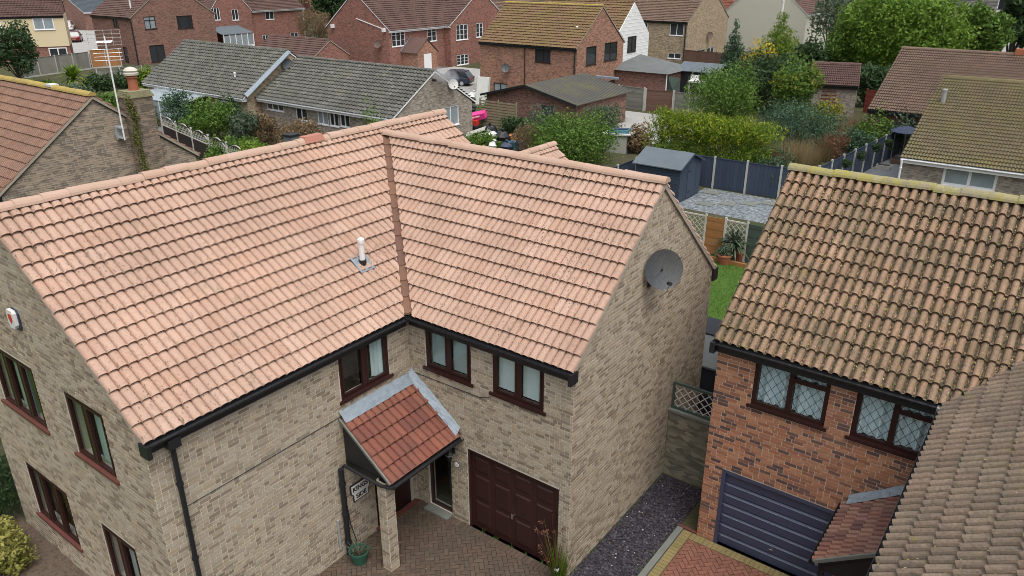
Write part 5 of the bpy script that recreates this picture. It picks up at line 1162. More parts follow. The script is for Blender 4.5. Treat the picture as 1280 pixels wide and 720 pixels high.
hd = simple_house('red_gabled_house', 'red brick house with white fascia and small white windows, blue-glazed lean-to at its side', -100.9, -90.7, 61.8, 71.6, 5.2, 8.7, 'y', 'brick_far_red', 'tile_plum', 'far', [('E',331,13,343,24,{}), ('E',328,44,337,56,{}), ('E',363,41,374,54,{})], win=UP, over=.25)
hd2 = simple_house('red_gable_wing', 'red brick gable wing between the brown gable house and white-fascia house', -99, -90.2, 54.8, 61.6, 5.25, 9.05, 'x', 'brick_far_red', 'tile_plum', 'far', [('E',263,10,276,25,{'cols':(1,1,1)}), ('E',289,12,299,25,{}), ('E',290,45,303,53,{'cols':(1,1,1)})], win=UP)
pipe(hd, (-90.5,71.2,0), (-90.5,71.2,5.0), .07, 'upvc')
lt = thing('blue_glazed_lean_to', 'pale blue roofed glazed lean-to against the red gable', 'conservatory', (-88.2,56.4,0)); add('roof', MB().prism([(-90.1,54.0,3.2),(-86.6,54.0,2.4),(-86.6,59.0,2.4),(-90.1,59.0,3.2)], (0,0,.08)), 'felt_blue', lt)
for k_ in range(6): add('frame_post', MB().box(-86.75,-86.6,54.1+k_*.95,54.22+k_*.95,0,2.4), 'upvc', lt)
for k_ in range(5): add('pane', MB().box(-86.7,-86.66,54.24+k_*.95,55.03+k_*.95,.9,2.3), 'pane_pale', lt)
add('dwarf_wall', MB().box(-86.78,-86.66,54.1,58.9,0,.9), 'upvc', lt)
# roofs seen just behind (brown shed roof behind bungalows, far streets)
sr = simple_house('outbuilding', 'low outbuilding with plum tiled roof behind the gable dish', -66, -56, 44, 49, 2.3, 3.9, 'x', 'brick_far_red', 'tile_plum', 'far', fascia='black', cat='outbuilding')
simple_house('white_house', 'white rendered house with dark leaded windows behind the round tree', -2, 12, 112, 122, 5.4, 9.5, 'x', 'white_boards', 'tile_brown', 'far', [('S',1190,-2,1206,12,{'bars':(2,3)}), ('S',1227,-4,1240,8,{'bars':(2,3)}), ('S',1250,-2,1266,12,{'bars':(2,3)})], win=DK)
simple_house('white_house', 'white rendered house behind the bare grey tree', -20, -9, 114, 124, 5.2, 9.2, 'x', 'white_boards', 'tile_brown', 'far', [('S',1024,2,1036,12,{}),('S',1052,2,1060,14,{})], win=DK)
simple_house('distant_house', 'distant pale house behind the evergreen beside the red house', -110, -96, 92, 102, 4.8, 8.6, 'x', 'white_boards', 'tile_grey', 'far', [('S',428,2,440,10,{})], win=UP)
simple_house('distant_house', 'distant brick house with red-brown roof behind the cream gable', -52, -38, 112, 122, 4.8, 8.8, 'x', 'brick_far_red', 'tile_red', 'far', [], win=UP)
simple_house('distant_house', 'distant house with grey roof beyond the mossy roof', -74, -58, 96, 106, 4.8, 8.8, 'x', 'brick_far_brown', 'tile_brown', 'far', [('S',605,20,612,28,{})], win=UP)
simple_house('distant_house', 'distant low brick house with blue-grey roof beyond the parked cars', -152, -141, 62, 74, 3.2, 5.6, 'y', 'brick_far_brown', 'felt_blue', 'far', [], win=UP)
simple_house('distant_house', 'distant house with dark roof beyond the red gabled house', -150, -128, 84, 96, 4.8, 9.0, 'x', 'brick_far_red', 'tile_plum', 'far', [], win=UP)
for i, (x, y, lb) in enumerate(((-95,128,'far pale house with brown roof on the skyline street'), (-60,140,'far brick house on the skyline street'), (-10,150,'far cream house on the skyline street'), (25,140,'far brown-roofed house on the skyline street'), (-150,120,'far red-roofed house on the skyline street'), (-190,90,'far brick house at the end of the road'))):
    simple_house('far_house', lb, x-8, x+8, y-5, y+5, 4.9, 8.8, 'x', ('render_cream','brick_far_red','render_cream','brick_far_buff','brick_far_red','brick_far_orange')[i], ('tile_brown','tile_plum','tile_grey','tile_brown','tile_red','tile_plum')[i], 'far', [], win=UP)

# ================================================================== fences and garden structures
def fence(name, label, p0, p1, h, n, board='fence_blue', postm='post', panel='boards', cat='fence', post_w=.10, post_side=1, arch=0.0, bw=None, gravel=True):
    """posts and panels between two points; every panel is a part, its boards sub-parts"""
    p0, p1 = Vector((*p0, 0)), Vector((*p1, 0)); d = (p1-p0)/n; e = d.normalized(); nn = Vector((e.y, -e.x, 0))*post_side
    f = thing(name, label, cat, (p0+p1)/2)
    pw = MB().box(-post_w/2, post_w/2, -post_w/2, post_w/2, 0, h+.06); pmsh = mkmesh('post', pw.v, pw.f, M[postm])
    ang = math.atan2(e.y, e.x)
    for i in range(n+1): inst('post', pmsh, Matrix.Translation(p0+d*i+nn*.02) @ Matrix.Rotation(ang, 4, 'Z'), f)
    L = d.length-post_w*.9; k = max(3, int(L/(bw or .16)))
    bm = MB().box(.003, L/k-.003, -.012, .012, 0, 1); bmesh_ = mkmesh('board', bm.v, bm.f, M[board])
    for i in range(n):
        a = p0+d*i+e*post_w*.45; q = MB(); z0 = .18 if gravel else .03
        q.obox(a+Vector((0,0,h-.06))+nn*.012, e*L, nn*.03, (0,0,.045)); q.obox(a+Vector((0,0,h*.5))-nn*.045, e*L, nn*.03, (0,0,.06))
        pn = add('panel', q, board, f)
        if gravel: add('gravel_board', MB().obox(a-nn*.02, e*L, nn*.04, (0,0,.17)), postm, f)
        if panel == 'boards':
            for j in range(k): inst('board', bmesh_, Matrix.Translation(a+e*(L/k)*j+Vector((0,0,z0))) @ Matrix.Rotation(ang, 4, 'Z') @ Matrix.Rotation(random.gauss(0,.02), 4, 'Z') @ Matrix.Diagonal((1,1,h-z0-.07+random.uniform(0,.03),1)), pn)
        elif panel == 'lap':
            for j in range(9): add('slat', MB().obox(a+Vector((0,0,z0+(h-z0-.08)*j/9))-nn*(.012 if j % 2 else .02), e*L, nn*.014, (0,0,(h-z0-.08)/9+.01)), board, pn)
        elif panel == 'arch':
            hb = h*.68; add('boarding', MB().obox(a+Vector((0,0,z0)), e*L, nn*.02, (0,0,hb-z0)), board, pn)
            q = MB(); m = 10; pts = [a+e*L*t/m+Vector((0,0,hb+.06+(h-hb)*(.25+.75*math.sin(math.pi*t/m)))) for t in range(m+1)]
            for t in range(m): q.bar(pts[t], pts[t+1], .05, .045)
            q.bar(a+Vector((0,0,hb)), a+e*L+Vector((0,0,hb)), .05, .05)
            for t in range(1, m): q.bar(pts[t], Vector((pts[t].x, pts[t].y, hb)), .025, .02)
            for zz in (.33,.66): q.bar(a+Vector((0,0,hb+(h-hb)*zz*.8)), a+e*L+Vector((0,0,hb+(h-hb)*zz*.8)), .02, .02)
            add('arched_trellis', q, 'trellis', pn)
    return f
fence('board_fence', 'dark blue board fence with pale concrete posts behind the pebble bed', (-8.9,29.3), (2.0,29.5), 1.75, 6, 'fence_blue', gravel=False, bw=.20)
fence('board_fence', 'long dark blue fence with pale posts beside the concrete yard', (-.1,30.6), (1.35,46.2), 1.75, 9, 'fence_blue', gravel=False, post_side=1, bw=.25)
fence('board_fence', 'short dark blue fence running beside the blue shed', (-9.0,21.0), (-8.9,29.2), 1.6, 4, 'fence_blue', gravel=False, bw=.25)
tf = thing('trellis_fence', 'wooden fence of white lattice and orange board panels beside the lawn', 'fence', (0,19.4,0))
xs = [PL(p_, 290, 1, 19.4).x for p_ in (858,881,906,934,956)]
xs = [-3.2]+xs[1:]+[xs[4]+1.4]
for i, kd in enumerate(('l','b','l','g','b')):
    a, b = xs[i], xs[i+1]; add('post', MB().box(a-.04,a+.04,19.36,19.44,0,1.75), 'trellis', tf)
    if kd == 'l':
        pn = add('panel_frame', MB().box(a,b,19.38,19.42,1.62,1.68).box(a,b,19.38,19.42,.08,.14), 'trellis', tf); lattice(pn, a+.04, b-.04, .14, 1.62, 19.40, .24, .028)
    else:
        for j in range(9): add('board', MB().box(a+.04,b-.04,19.37+(.01 if j % 2 else 0),19.40,.06+.18*j,.235+.18*j), 'fence_orange' if kd == 'b' else 'trellis_green', tf)
fence('arched_fence', 'dark fence with arched pale trellis tops in the garden below the bungalows', (-40.2,17.6), (-26.5,14.6), 1.9, 5, 'fence_dark', 'trellis', 'arch', gravel=False)
fence('weathered_fence', 'grey weathered fence with concrete posts below the cream house', (-82.6,26.2), (-84.6,34.6), 2.0, 4, 'fence_grey', 'post', 'boards', bw=.35)
fence('yellow_gate_panel', 'yellow boarded panel beside the brown brick house', (-85.0,35.0), (-84.0,38.0), 2.1, 2, 'fence_orange', 'post', 'boards', bw=.35)
fence('low_grey_fence', 'low grey panel fence below the brown brick house', (-73.0,29.6), (-71.6,38.6), 1.3, 4, 'fence_grey', 'post', 'boards', bw=.4)
fence('lap_fence', 'grey lapped fence panels beside the mossy-roofed house garden', (-22.2,48.9), (-19.6,48.6), 1.9, 1, 'fence_grey', 'post', 'lap', gravel=False)
fence('lap_fence', 'brown lapped fence panel between two grey panels', (-19.5,48.7), (-17.3,49.3), 1.8, 1, 'fence_brown', 'post', 'lap', gravel=False)
fence('lap_fence', 'pale grey fence panels partly hidden by the tall green bush', (-17.2,49.3), (-13.0,49.0), 1.75, 3, 'fence_grey', 'post', 'lap', gravel=False)
fence('red_fence', 'red boarded fence between the garage and the brown-roofed bungalow', (-4.5,59.0), (-1.2,57.5), 1.9, 2, 'fence_red', 'fence_red', 'lap', gravel=False)
fence('brown_fence', 'brown fence below the buff brick gable', (-30.5,80), (-22,79), 1.8, 4, 'fence_brown', 'fence_brown', 'boards', gravel=False, bw=.5)
fence('brick_red_fence', 'brown fence between the evergreen and the red blank gable', (-72,62), (-63,58), 1.8, 4, 'fence_brown', 'post', 'boards', gravel=False, bw=.5)
sc = thing('slatted_screen', 'mossy green slatted screen in front of the brick garage', 'screen', (-23.9,34.6,0))
for k_ in range(10): add('slat', MB().box(-26.0,-22.6,34.55,34.58,.25+.2*k_,.36+.2*k_), 'moss_cap', sc)
for x_ in (-26.0,-24.3,-22.65): add('post', MB().box(x_,x_+.08,34.58,34.66,0,2.3), 'moss_cap', sc)
# blue shed
sh = thing('garden_shed', 'blue boarded garden shed with grey felt roof beside the pebbles', 'shed', (-6.8,26.7,0)); add('wall', MB().box(-8.0,-5.5,25.4,28.0,0,1.85).prism([(-5.5,25.4,1.85),(-5.5,28.0,1.85),(-5.5,26.7,2.35)], (-2.5,0,0)), 'shed_blue', sh)
for nm, a, b in (('roof', (25.2,1.80), (26.7,2.40)), ('roof', (28.2,1.80), (26.7,2.40))): add(nm, MB().prism([(-8.15,a[0],a[1]),(-5.35,a[0],a[1]),(-5.35,b[0],b[1]),(-8.15,b[0],b[1])], (0,0,.05)), 'felt_blue', sh)
for k_ in range(13): add('board', MB().box(-8.0,-5.5,25.375,25.4,.05+.14*k_,.17+.14*k_), 'shed_blue', sh)
for k_ in range(16): add('board', MB().box(-5.5,-5.475,25.42+.16*k_,25.57+.16*k_,.05,1.83+ (.5-abs(25.5+.16*k_-26.7)*.385)-.04), 'shed_blue', sh)
dr_ = add('door', MB().box(-5.475,-5.45,26.3,27.2,.1,1.8), 'shed_blue', sh); add('hinge', MB().box(-5.45,-5.44,26.32,26.7,1.5,1.54).box(-5.45,-5.44,26.32,26.7,.4,.44), 'black', dr_)
add('bargeboard', MB().bar((-5.34,25.2,1.80),(-5.34,26.7,2.40),.1,.03,up=(1,0,0)).bar((-5.34,26.7,2.40),(-5.34,28.2,1.80),.1,.03,up=(1,0,0)), 'shed_blue', sh)
for k_, (x_, y_) in enumerate(((-4.3,26.2),(-3.4,26.9),(-2.5,27.6),(-1.6,28.3),(-4.9,28.4))):
    o = thing('stepping_slab', 'dark stepping slab set in the pale pebbles', 'slab', (x_,y_,.012), 'stepping slabs in the pebble bed'); add('stone', MB().box(x_-.4,x_+.4,y_-.3,y_+.3,.01,.05), 'kerb', o)
# lawn grass, pots and palm by the trellis
v, r_ = blades([(x_, y_, .012) for x_ in np.arange(-2.5,5.5,.25) for y_ in np.arange(9.3,18.9,.25)], 22000, .07, .010, .2, 9, .5); gl = leafobj('grass', v, r_, 'grass', None); tag(gl, 'bright green short grass between the two houses', 'grass', kind='stuff')
for k_, (p_, lb, mt) in enumerate((((905,327), 'terracotta trough of plants by the lattice fence', 'terracotta'), ((925,322), 'small terracotta pot with white flowers by the lattice fence', 'terracotta'))):
    c_ = P(*p_, .1); o = thing('plant_trough', lb, 'planter', (c_.x, c_.y, 0)); add('pot', MB().lathe((c_.x,c_.y,0), [(.2,0),(.28,.35),(.31,.36),(.31,.42),(.25,.42)], 14), mt, o)
    v, r_ = leaves([(c_.x,c_.y,.5,.3)], 500, .06, .5, .2, .3, seed=40+k_); leafobj('foliage', v, r_, 'leaf_grey' if k_ == 0 else 'leaf_mid', o)
add('timber_edging', MB().box(-3.2,3.0,18.70,18.80,0,.18), 'fence_orange', tf)
def palm(name, label, x, y, h, L, mat, n=90, seed=1, wd=.045):
    o = thing(name, label, 'palm', (x, y, 0)); add('trunk', MB().tube([(x,y,0),(x,y,h)], [.09,.07], 8), 'bark', o); g = random.Random(seed); vs = []; rs = []
    for i in range(n):
        a = g.uniform(0,6.283); el = g.uniform(-.25,1.35); l = L*g.uniform(.75,1.1); d = Vector((math.cos(a)*math.cos(el), math.sin(a)*math.cos(el), math.sin(el))); s_ = Vector((-math.sin(a), math.cos(a), 0))*wd; b = Vector((x,y,h)); m = b+d*l*.55; t = b+d*l-Vector((0,0,l*.22))
        vs += [b-s_*.5, b+s_*.5, m+s_, m-s_, m-s_, m+s_, t+s_*.1, t-s_*.1]; r = g.uniform(.1,.95); rs += [r, r]
    leafobj('fronds', np.array([tuple(p) for p in vs]), np.array(rs), mat, o)
palm('cordyline_palm', 'spiky green palm in front of the trellis fence', *P(916,322,.1)[:2], .7, 1.0, 'leaf_grey', 110, 3)
palm('cordyline_palm', 'spiky green palm below the weathered grey fence', *P(95,112,.2)[:2], 1.2, 1.9, 'leaf_lime', 130, 4, .09)

# ================================================================== vegetation
def at(pl_, pr_, top, y, base=None):
    pc_ = (pl_+pr_)/2; c_ = PL(pc_, top, 1, y); pz_ = proj(c_)[2]; return c_.x, y, (pr_-pl_)/2/F*pz_*1.12, max(.3, c_.z*1.08)
def sh_(name, label, pl_, pr_, top, y, mat, n=3000, size=.10, **k_):
    x, y, r, h = at(pl_, pr_, top, y); return shrub(name, label, x, y, r, h, mat, n, size, **k_)
# golden hedge behind the blue fence
hx0, hx1 = PL(815,165,1,31.2).x, PL(966,175,1,31.2).x; hz = PL(885,139,1,31.2).z
hd_ = thing('golden_hedge', 'dense golden-green conifer hedge behind the dark blue fence', 'hedge', ((hx0+hx1)/2,31.3,0))
bl = []; g_ = random.Random(2)
for i in range(13):
    t = i/12; x_ = hx0+.6+(hx1-hx0-1.2)*t
    for z_ in (.5,1.25,2.0): bl.append((x_+g_.uniform(-.15,.15), 31.3+g_.uniform(-.2,.2), z_*hz/2.75, .85+g_.uniform(-.1,.12), .72))
    bl.append((x_, 31.3, hz-.5+g_.uniform(-.25,.15)-.35*t, .48, .5))
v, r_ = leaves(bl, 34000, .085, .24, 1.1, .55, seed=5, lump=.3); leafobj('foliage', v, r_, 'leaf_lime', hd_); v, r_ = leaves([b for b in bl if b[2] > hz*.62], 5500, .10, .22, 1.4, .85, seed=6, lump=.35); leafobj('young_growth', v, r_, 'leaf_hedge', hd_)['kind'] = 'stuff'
stems((hx0+.6,31.3,0), [(b[0],b[1],b[2]) for b in bl[:4]], .06, hd_)
sh_('dark_shrub', 'large dark green shrub below the yellow-topped one', 902, 1000, 70, 55, 'leaf_dark', 10000, .13, lobes=12)
sh_('yellow_shrub', 'bright yellow-leaved shrub behind the dark shrub', 926, 984, 60, 59, 'leaf_yellow', 5000, .14)
sh_('green_bush', 'tall green conifer bush beside the pale fence panels', 868, 956, 88, 46.5, 'leaf_mid', 11000, .11, lobes=12, up=.7, aspect=.3)
sh_('laurel_shrub', 'dark glossy shrub with yellow tips in front of the pale garage', 968, 1028, 80, 52, 'leaf_mid', 7000, .12, extra=('leaf_gold', 700, .55))
sh_('golden_shrub', 'low golden shrub at the foot of the pale garage', 1012, 1052, 126, 50, 'leaf_gold', 1500, .12)
sh_('low_shrub', 'wide low blue-green shrub in front of the dry grasses', 952, 1052, 132, 40.5, 'leaf_bluegreen', 10000, .09, lobes=12, up=.5, aspect=.3)
sh_('hanging_shrub', 'green fern-like shrub spilling over the blue fence', 948, 1000, 186, 30.4, 'leaf_bluegreen', 1500, .12, up=.8, aspect=.2)
sh_('border_shrub', 'leafy border shrub below the brown-roofed bungalow', 1070, 1120, 144, 43, 'leaf_mid', 2500, .10); sh_('border_shrub', 'pale green border shrub touching the long blue fence', 1112, 1150, 142, 44.5, 'leaf_grey', 1800, .10); sh_('border_shrub', 'small grey-green shrub among the dry grasses', 1055, 1095, 160, 41, 'leaf_bluegreen', 2000, .09)
sh_('russet_shrub', 'reddish low shrub between the dry grass clumps', 1028, 1062, 165, 40, 'leaf_russet', 1800, .09, up=.8, aspect=.2)
for k_, (p_, y_, mt) in enumerate((((985,200),36,'leaf_tan'), ((1010,195),36.5,'leaf_tan'), ((1030,190),37.5,'leaf_tan'), ((965,195),35,'leaf_brown'), ((1055,175),39.5,'leaf_tan'), ((1065,165),41.5,'leaf_brown'), ((1000,205),34,'leaf_tan'))):
    c_ = P(p_[0], p_[1], .5); o = thing('dry_grass_clump', ('tan dry grass clump just behind the golden hedge end', 'tan dry grass clump in front of the low blue-green shrub', 'wide tan dry grass clump beside the russet shrub', 'brown dry stalks at the end of the golden hedge', 'tan feathery grass clump behind the russet shrub', 'brown grass clump before the border shrubs', 'tan dry grass clump leaning on the blue fence')[k_], 'grass clump', (c_.x, c_.y, 0), 'dry grass clumps in the far garden'); v, r_ = blades([(c_.x,c_.y,0)], 700, 1.5, .012, .8, 60+k_, .3); leafobj('stalks', v, r_, mt, o)
x, y, r, h = at(948,1010,22,70); tree('conifer', 'bright green broad conifer in front of the cream gable house', x, y, h, r*1.55, 'leaf_lime', .3, 15000, .15, 'cone', 26, crown0=.0, up=.6, aspect=.3)
x, y, r, h = at(902,940,27,77); tree('blue_conifer', 'small blue-green conifer against the pale rendered gable', x, y, h, r, 'leaf_bluegreen', .2, 3500, .16, 'cone', 18, crown0=.05, up=.5, aspect=.3)
x, y, r, h = at(1058,1205,-10,74); tree('broad_tree', 'large rounded light green tree behind the brown-roofed bungalow', x, y, h, r, 'leaf_bright', .7, 42000, .16, 'round', 26, crown0=.12)
x, y, r, h = at(1196,1268,8,80); tree('round_tree', 'rounded mid-green tree in front of the white house', x, y, h, r, 'leaf_mid', .5, 12000, .18, 'round', 16, crown0=.15)
x, y, r, h = at(1262,1310,-25,86); tree('pine_tree', 'dark pine at the end of the skyline beside the white house', x, y, h, r, 'leaf_dark', .5, 5000, .3, 'round', 10, crown0=.2, up=-.2)
x, y, r, h = at(1018,1072,-12,96); tree('bare_tree', 'thin grey-leaved tree in front of the white house', x, y, h, r, 'leaf_grey', .4, 2600, .18, 'round', 12, crown0=.2)
sh_('dark_shrub', 'dark bushes behind the plum-tiled garage', 1002, 1040, 44, 68, 'leaf_dark', 3500, .18); sh_('green_bush', 'mid green bush left of the large rounded tree', 1030, 1068, 40, 72, 'leaf_mid', 3500, .18); sh_('dark_shrub', 'dark shadowy bush between the garage and brown-roofed bungalow', 1070, 1110, 80, 62, 'leaf_dark', 3000, .16)
x, y, r, h = at(372,428,-25,68); tree('evergreen_tree', 'dark evergreen beside the blank red gable', x-1, y+2, h+1, r*.8, 'leaf_dark', .4, 6000, .22, 'round', 12, crown0=.25); x, y, r, h = at(368,416,12,64); tree('brown_tree', 'bare brown twiggy tree below the dark evergreen', x, y, h, r, 'leaf_brown', .3, 6000, .18, 'round', 10, crown0=.15, aspect=.15, up=.5)
x, y, r, h = at(-22,36,28,24); tree('dark_yew', 'dark tree with bare branches below the cream house', x, y, h, r, 'leaf_dark', .3, 6000, .14, 'round', 12, crown0=.1)
for k_, (a, b, t, y_, mt, lb) in enumerate(((32,70,104,23.5,'leaf_mid','leafy bush left of the spiky palm'), (70,112,108,22,'leaf_grey','grey-green bush below the spiky palm'), (105,140,96,27,'leaf_dark','dark bush behind the aerial mast'), (120,160,118,22,'leaf_mid','green bush below the low grey fence'), (140,180,92,30,'leaf_dark','dark bush behind the chimney pot'), (168,190,86,30,'leaf_lime','bright bush at the bungalow corner'), (150,200,125,20,'leaf_mid','green bush behind the chimney stack'), (20,60,108,20,'leaf_grey','grey bush behind the lichen-covered ridge'))):
    sh_('garden_bush', lb, a, b, t, y_, mt, 2200, .13)
for k_, (a, b, t, y_, mt, lb, n_) in enumerate(((198,240,113,19.2,'leaf_bluegreen','feathery conifer behind the arched fence',3000), (225,290,128,19.0,'leaf_mid','wide green bush behind the arched fence',4500), (268,300,122,21.5,'leaf_dark','dark climbing shrub on the bungalow front',2500), (282,322,136,20,'leaf_grey','variegated grey shrub before the bungalow corner',3500), (310,345,142,21,'leaf_brown','bare brown shrub below the bungalow window',2500), (345,400,150,21,'leaf_brown','low bare shrubs below the glazed doors',2500), (255,330,176,16.2,'leaf_mid','bright leafy shrub in front of the arched fence',5000), (295,350,182,15,'leaf_lime','bright green shrub just behind the pink ridge',3500))):
    sh_('garden_shrub', lb, a, b, t, y_, mt, n_, .10)
sh_('round_bush', 'rounded green bush at the corner of the stone-gabled bungalow', 444, 488, 138, 20.5, 'leaf_mid', 3000, .08)
sh_('dense_bush', 'dense rounded green bush rising behind the pink roof ridge', 664, 772, 148, 30.5, 'leaf_mid', 13000, .085, lobes=12); sh_('olive_shrub', 'silvery olive-like shrub beside the brick garage', 728, 782, 128, 36.5, 'leaf_grey', 5000, .10, up=.6, aspect=.22); sh_('silver_shrub', 'grey-green feathery shrub left of the dense bush', 655, 705, 134, 33, 'leaf_grey', 4000, .10, up=.6, aspect=.22); sh_('brown_shrub', 'bare brown stalks beside the heap of junk', 638, 682, 158, 30, 'leaf_brown', 3500, .10, up=.9, aspect=.12); sh_('brown_hedge', 'brown dying hedge behind the white tub', 780, 818, 158, 34.8, 'leaf_brown', 2500, .1)
sh_('junk_bush', 'dark bush in front of the junk heap', 582, 618, 168, 29.5, 'leaf_mid', 2500, .08); sh_('ivy_bush', 'green climber beside the mossy slatted screen', 598, 640, 124, 38, 'leaf_mid', 2500, .10); sh_('ivy_bush', 'dark ivy at the foot of the slatted screen', 622, 668, 148, 34.2, 'leaf_dark', 2000, .10)
shrub('yew_bush', 'dark green yew bush at the foot of the left gable', -7.25, -6.1, .90, 1.9, 'leaf_dark', 7000, .06, lobes=9, up=.6, aspect=.2)
shrub('variegated_bush', 'golden variegated bush below the left gable windows', -5.45, -6.85, .78, .95, 'leaf_variegated', 7000, .045, lobes=10, aspect=.6)
o = thing('wall_plant', 'straggly reddish twigs and green stems beside the brown garage door', 'plant', (4.0,-.25,0)); v, r_ = blades([(4.02,-.2,0)], 90, 1.0, .010, .10, 21, .25); leafobj('green_stems', v, r_, 'leaf_lime', o)
tips = [(4.02+math.cos(a)*q_, -.25+math.sin(a)*q_, z_) for a, q_, z_ in [(2.5+random.uniform(-1.2,1.2), random.uniform(.15,.5), random.uniform(.5,1.35)) for _ in range(16)]]
stems((4.0,-.25,0), tips, .008, o, 'leaf_russet', 'twig'); v, r_ = leaves([(t[0],t[1],t[2],.07) for t in tips], 260, .022, .5, .2, .2, seed=22); leafobj('leaves', v, r_, 'leaf_russet', o)
o = thing('drain_post', 'short black and white post at the house corner', 'post', (4.05,-.32,0)); add('post', MB().box(4.02,4.08,-.35,-.29,0,.5), 'black', o); add('white_cap', MB().box(4.015,4.085,-.355,-.285,.38,.44), 'white_gloss', o)
for k_, (a, b, t, y_) in enumerate(((-10,40,-12,75), (60,130,-18,100), (330,380,-22,110), (520,600,-22,120), (640,700,-24,125), (860,930,-22,130), (990,1040,-20,125), (1100,1180,-25,120))):
    x, y, r, h = at(a, b, t, y_); tree('distant_tree', ('dark distant tree left of the cream house roof', 'grey distant tree behind the parked cars', 'bare brown distant tree behind the red gabled house', 'dark distant tree behind the red house wing', 'grey distant tree behind the mossy roof', 'bare distant tree beyond the buff brick house', 'dark distant tree beyond the cream gable', 'grey distant tree behind the large rounded tree')[k_], x, y, h, r, ('leaf_dark','leaf_grey','leaf_brown')[k_ % 3], .5, 2500, .3, 'round', 9, group='distant skyline trees', crown0=.15)
for k_, p_ in enumerate(((1077,195), (1058,204), (1096,184), (1111,178), (1125,172))):
    t_ = (p_[0]-1030)/110; yy = 31+14.6*t_; c_ = PL(p_[0], p_[1], 0, .25+1.3*t_); o = thing('topiary_ball', 'round green hanging topiary ball on the long blue fence', 'topiary ball', c_, 'topiary balls on the fence'); v, r_ = leaves([(c_.x,c_.y,c_.z,.24)], 500, .05, .5, .2, .7, seed=k_); leafobj('foliage', v, r_, 'leaf_dark', o); add('hook', MB().tube([c_+Vector((-.2,0,.3)), c_+Vector((0,0,.3)), c_+Vector((0,0,.1))], .01, 5), 'black', o)
c_ = P(1134,161,2.0); o = thing('garden_parasol', 'blue-grey round parasol at the end of the long fence', 'parasol', (c_.x,c_.y,0)); add('canopy', MB().lathe((c_.x,c_.y,1.85), [(.95,0),(.5,.2),(.05,.33)], 10), 'navy', o); add('pole', MB().tube([(c_.x,c_.y,0),(c_.x,c_.y,2.0)], .025, 8), 'alloy', o); add('base', MB().lathe((c_.x,c_.y,0), [(.25,0),(.25,.06)], 12), 'kerb', o)
for k_, p_ in enumerate(((1104,212), (1122,205))):
    c_ = P(*p_); o = thing('garden_crate', ('grey low planter box on the concrete yard', 'brown low trough beside the long blue fence')[k_], 'planter', (c_.x,c_.y,0)); add('box', MB().box(c_.x-.4,c_.x+.4,c_.y-.2,c_.y+.2,.02,.28), ('post','fence_brown')[k_], o); add('soil', MB().box(c_.x-.35,c_.x+.35,c_.y-.15,c_.y+.15,.28,.30), 'soil', o)

# ================================================================== things in the gardens
def heap(c, r, seed): return c
jx = lambda p_: P(*p_, .3)
o = thing('mattress', 'upright dirty white mattress leaning by the brick garage', 'mattress', P(601,131,0)); c_ = P(601,131,0); add('pad', MB().obox(c_+Vector((-.55,-.1,0)), (1.1,.35,0), (-.05,.2,0), (-.12,.5,2.3)), 'dirtywhite', o); add('piping', MB().bar(c_+Vector((-.55,-.1,0)), c_+Vector((-.67,.4,2.3)), .05).bar(c_+Vector((.55,.25,0)), c_+Vector((.43,.75,2.3)), .05), 'post', o)
c_ = P(603,163,0)+Vector((0,0,.6)); o = thing('toy_slide', 'bright pink plastic toy box on the junk heap', 'toy', (c_.x,c_.y,0)); add('tray', MB().obox(c_+Vector((-.8,-.3,0)), (1.1,.35,.3), (-.15,.4,.2), (-.1,-.1,.4)), 'pink', o); add('lid', MB().obox(c_+Vector((-.8,-.4,.2)), (.7,.2,.2), (-.2,.3,.2), (0,0,.06)), 'palepink', o)
c_ = P(590,163,0); o = thing('toy_car', 'red plastic toy beside the bungalow gable', 'toy', c_); add('body', MB().obox(c_+Vector((-.4,-.3,.3)), (.9,.2,.05), (-.1,.5,0), (0,0,.4)), 'red', o); add('wheel', MB().tube([c_+Vector((-.2,-.35,.25)), c_+Vector((-.2,.3,.25))], .2, 10), 'black', o); add('wheel', MB().tube([c_+Vector((.35,-.3,.25)), c_+Vector((.35,.35,.25))], .2, 10), 'black', o)
def bag(label, p_, r, mat, seed, name='rubbish_bag', sq=.8):
    c_ = P(*p_, 0); g = random.Random(seed); o = thing(name, label, 'bag', c_); mb = MB(); n, m = 10, 7
    for i in range(m+1):
        th = math.pi*i/m
        for j in range(n):
            ph = 6.283*j/n; rr = r*(1+g.uniform(-.18,.18)); mb.v.append((c_.x+rr*math.sin(th)*math.cos(ph), c_.y+rr*math.sin(th)*math.sin(ph), max(0, r*sq*(1+.9*math.cos(th)*1)+0)))
    for i in range(m):
        for j in range(n): mb.f.append((i*n+j, (i+1)*n+j, (i+1)*n+(j+1)%n, i*n+(j+1)%n)); mb.r.append(0)
    add('sack', mb, mat, o); add('tie', MB().tube([(c_.x,c_.y,r*sq*1.8),(c_.x+.05,c_.y,r*sq*2.2)], [.05,.12], 7), mat, o)
for k_, (p_, r, mt, lb) in enumerate((((597,158),.55,'navy','navy sack beside the pink toy'), ((612,172),.6,'binbag','black bag behind the white bolster'), ((628,180),.6,'binbag','black bag in the middle of the junk heap'), ((588,141),.5,'binbag','dark bag beside the bungalow gable'), ((592,128),.6,'dirtywhite','white sack near the leaning mattress'), ((633,190),.45,'navy','dark blue sack near the orange item'), ((618,188),.4,'dirtywhite','pale sack at the front of the junk heap'))): bag(lb, p_, r, mt, k_)
c_ = P(608,172,.5); o = thing('bolster', 'white padded bolster lying on the black bags', 'cushion', c_); add('pad', MB().tube([c_+Vector((-.5,-.5,-.05)), c_+Vector((-.4,-.4,0)), c_+Vector((.4,.4,.2)), c_+Vector((.5,.5,.22))], [.08,.24,.24,.08], 12), 'white_gloss', o)
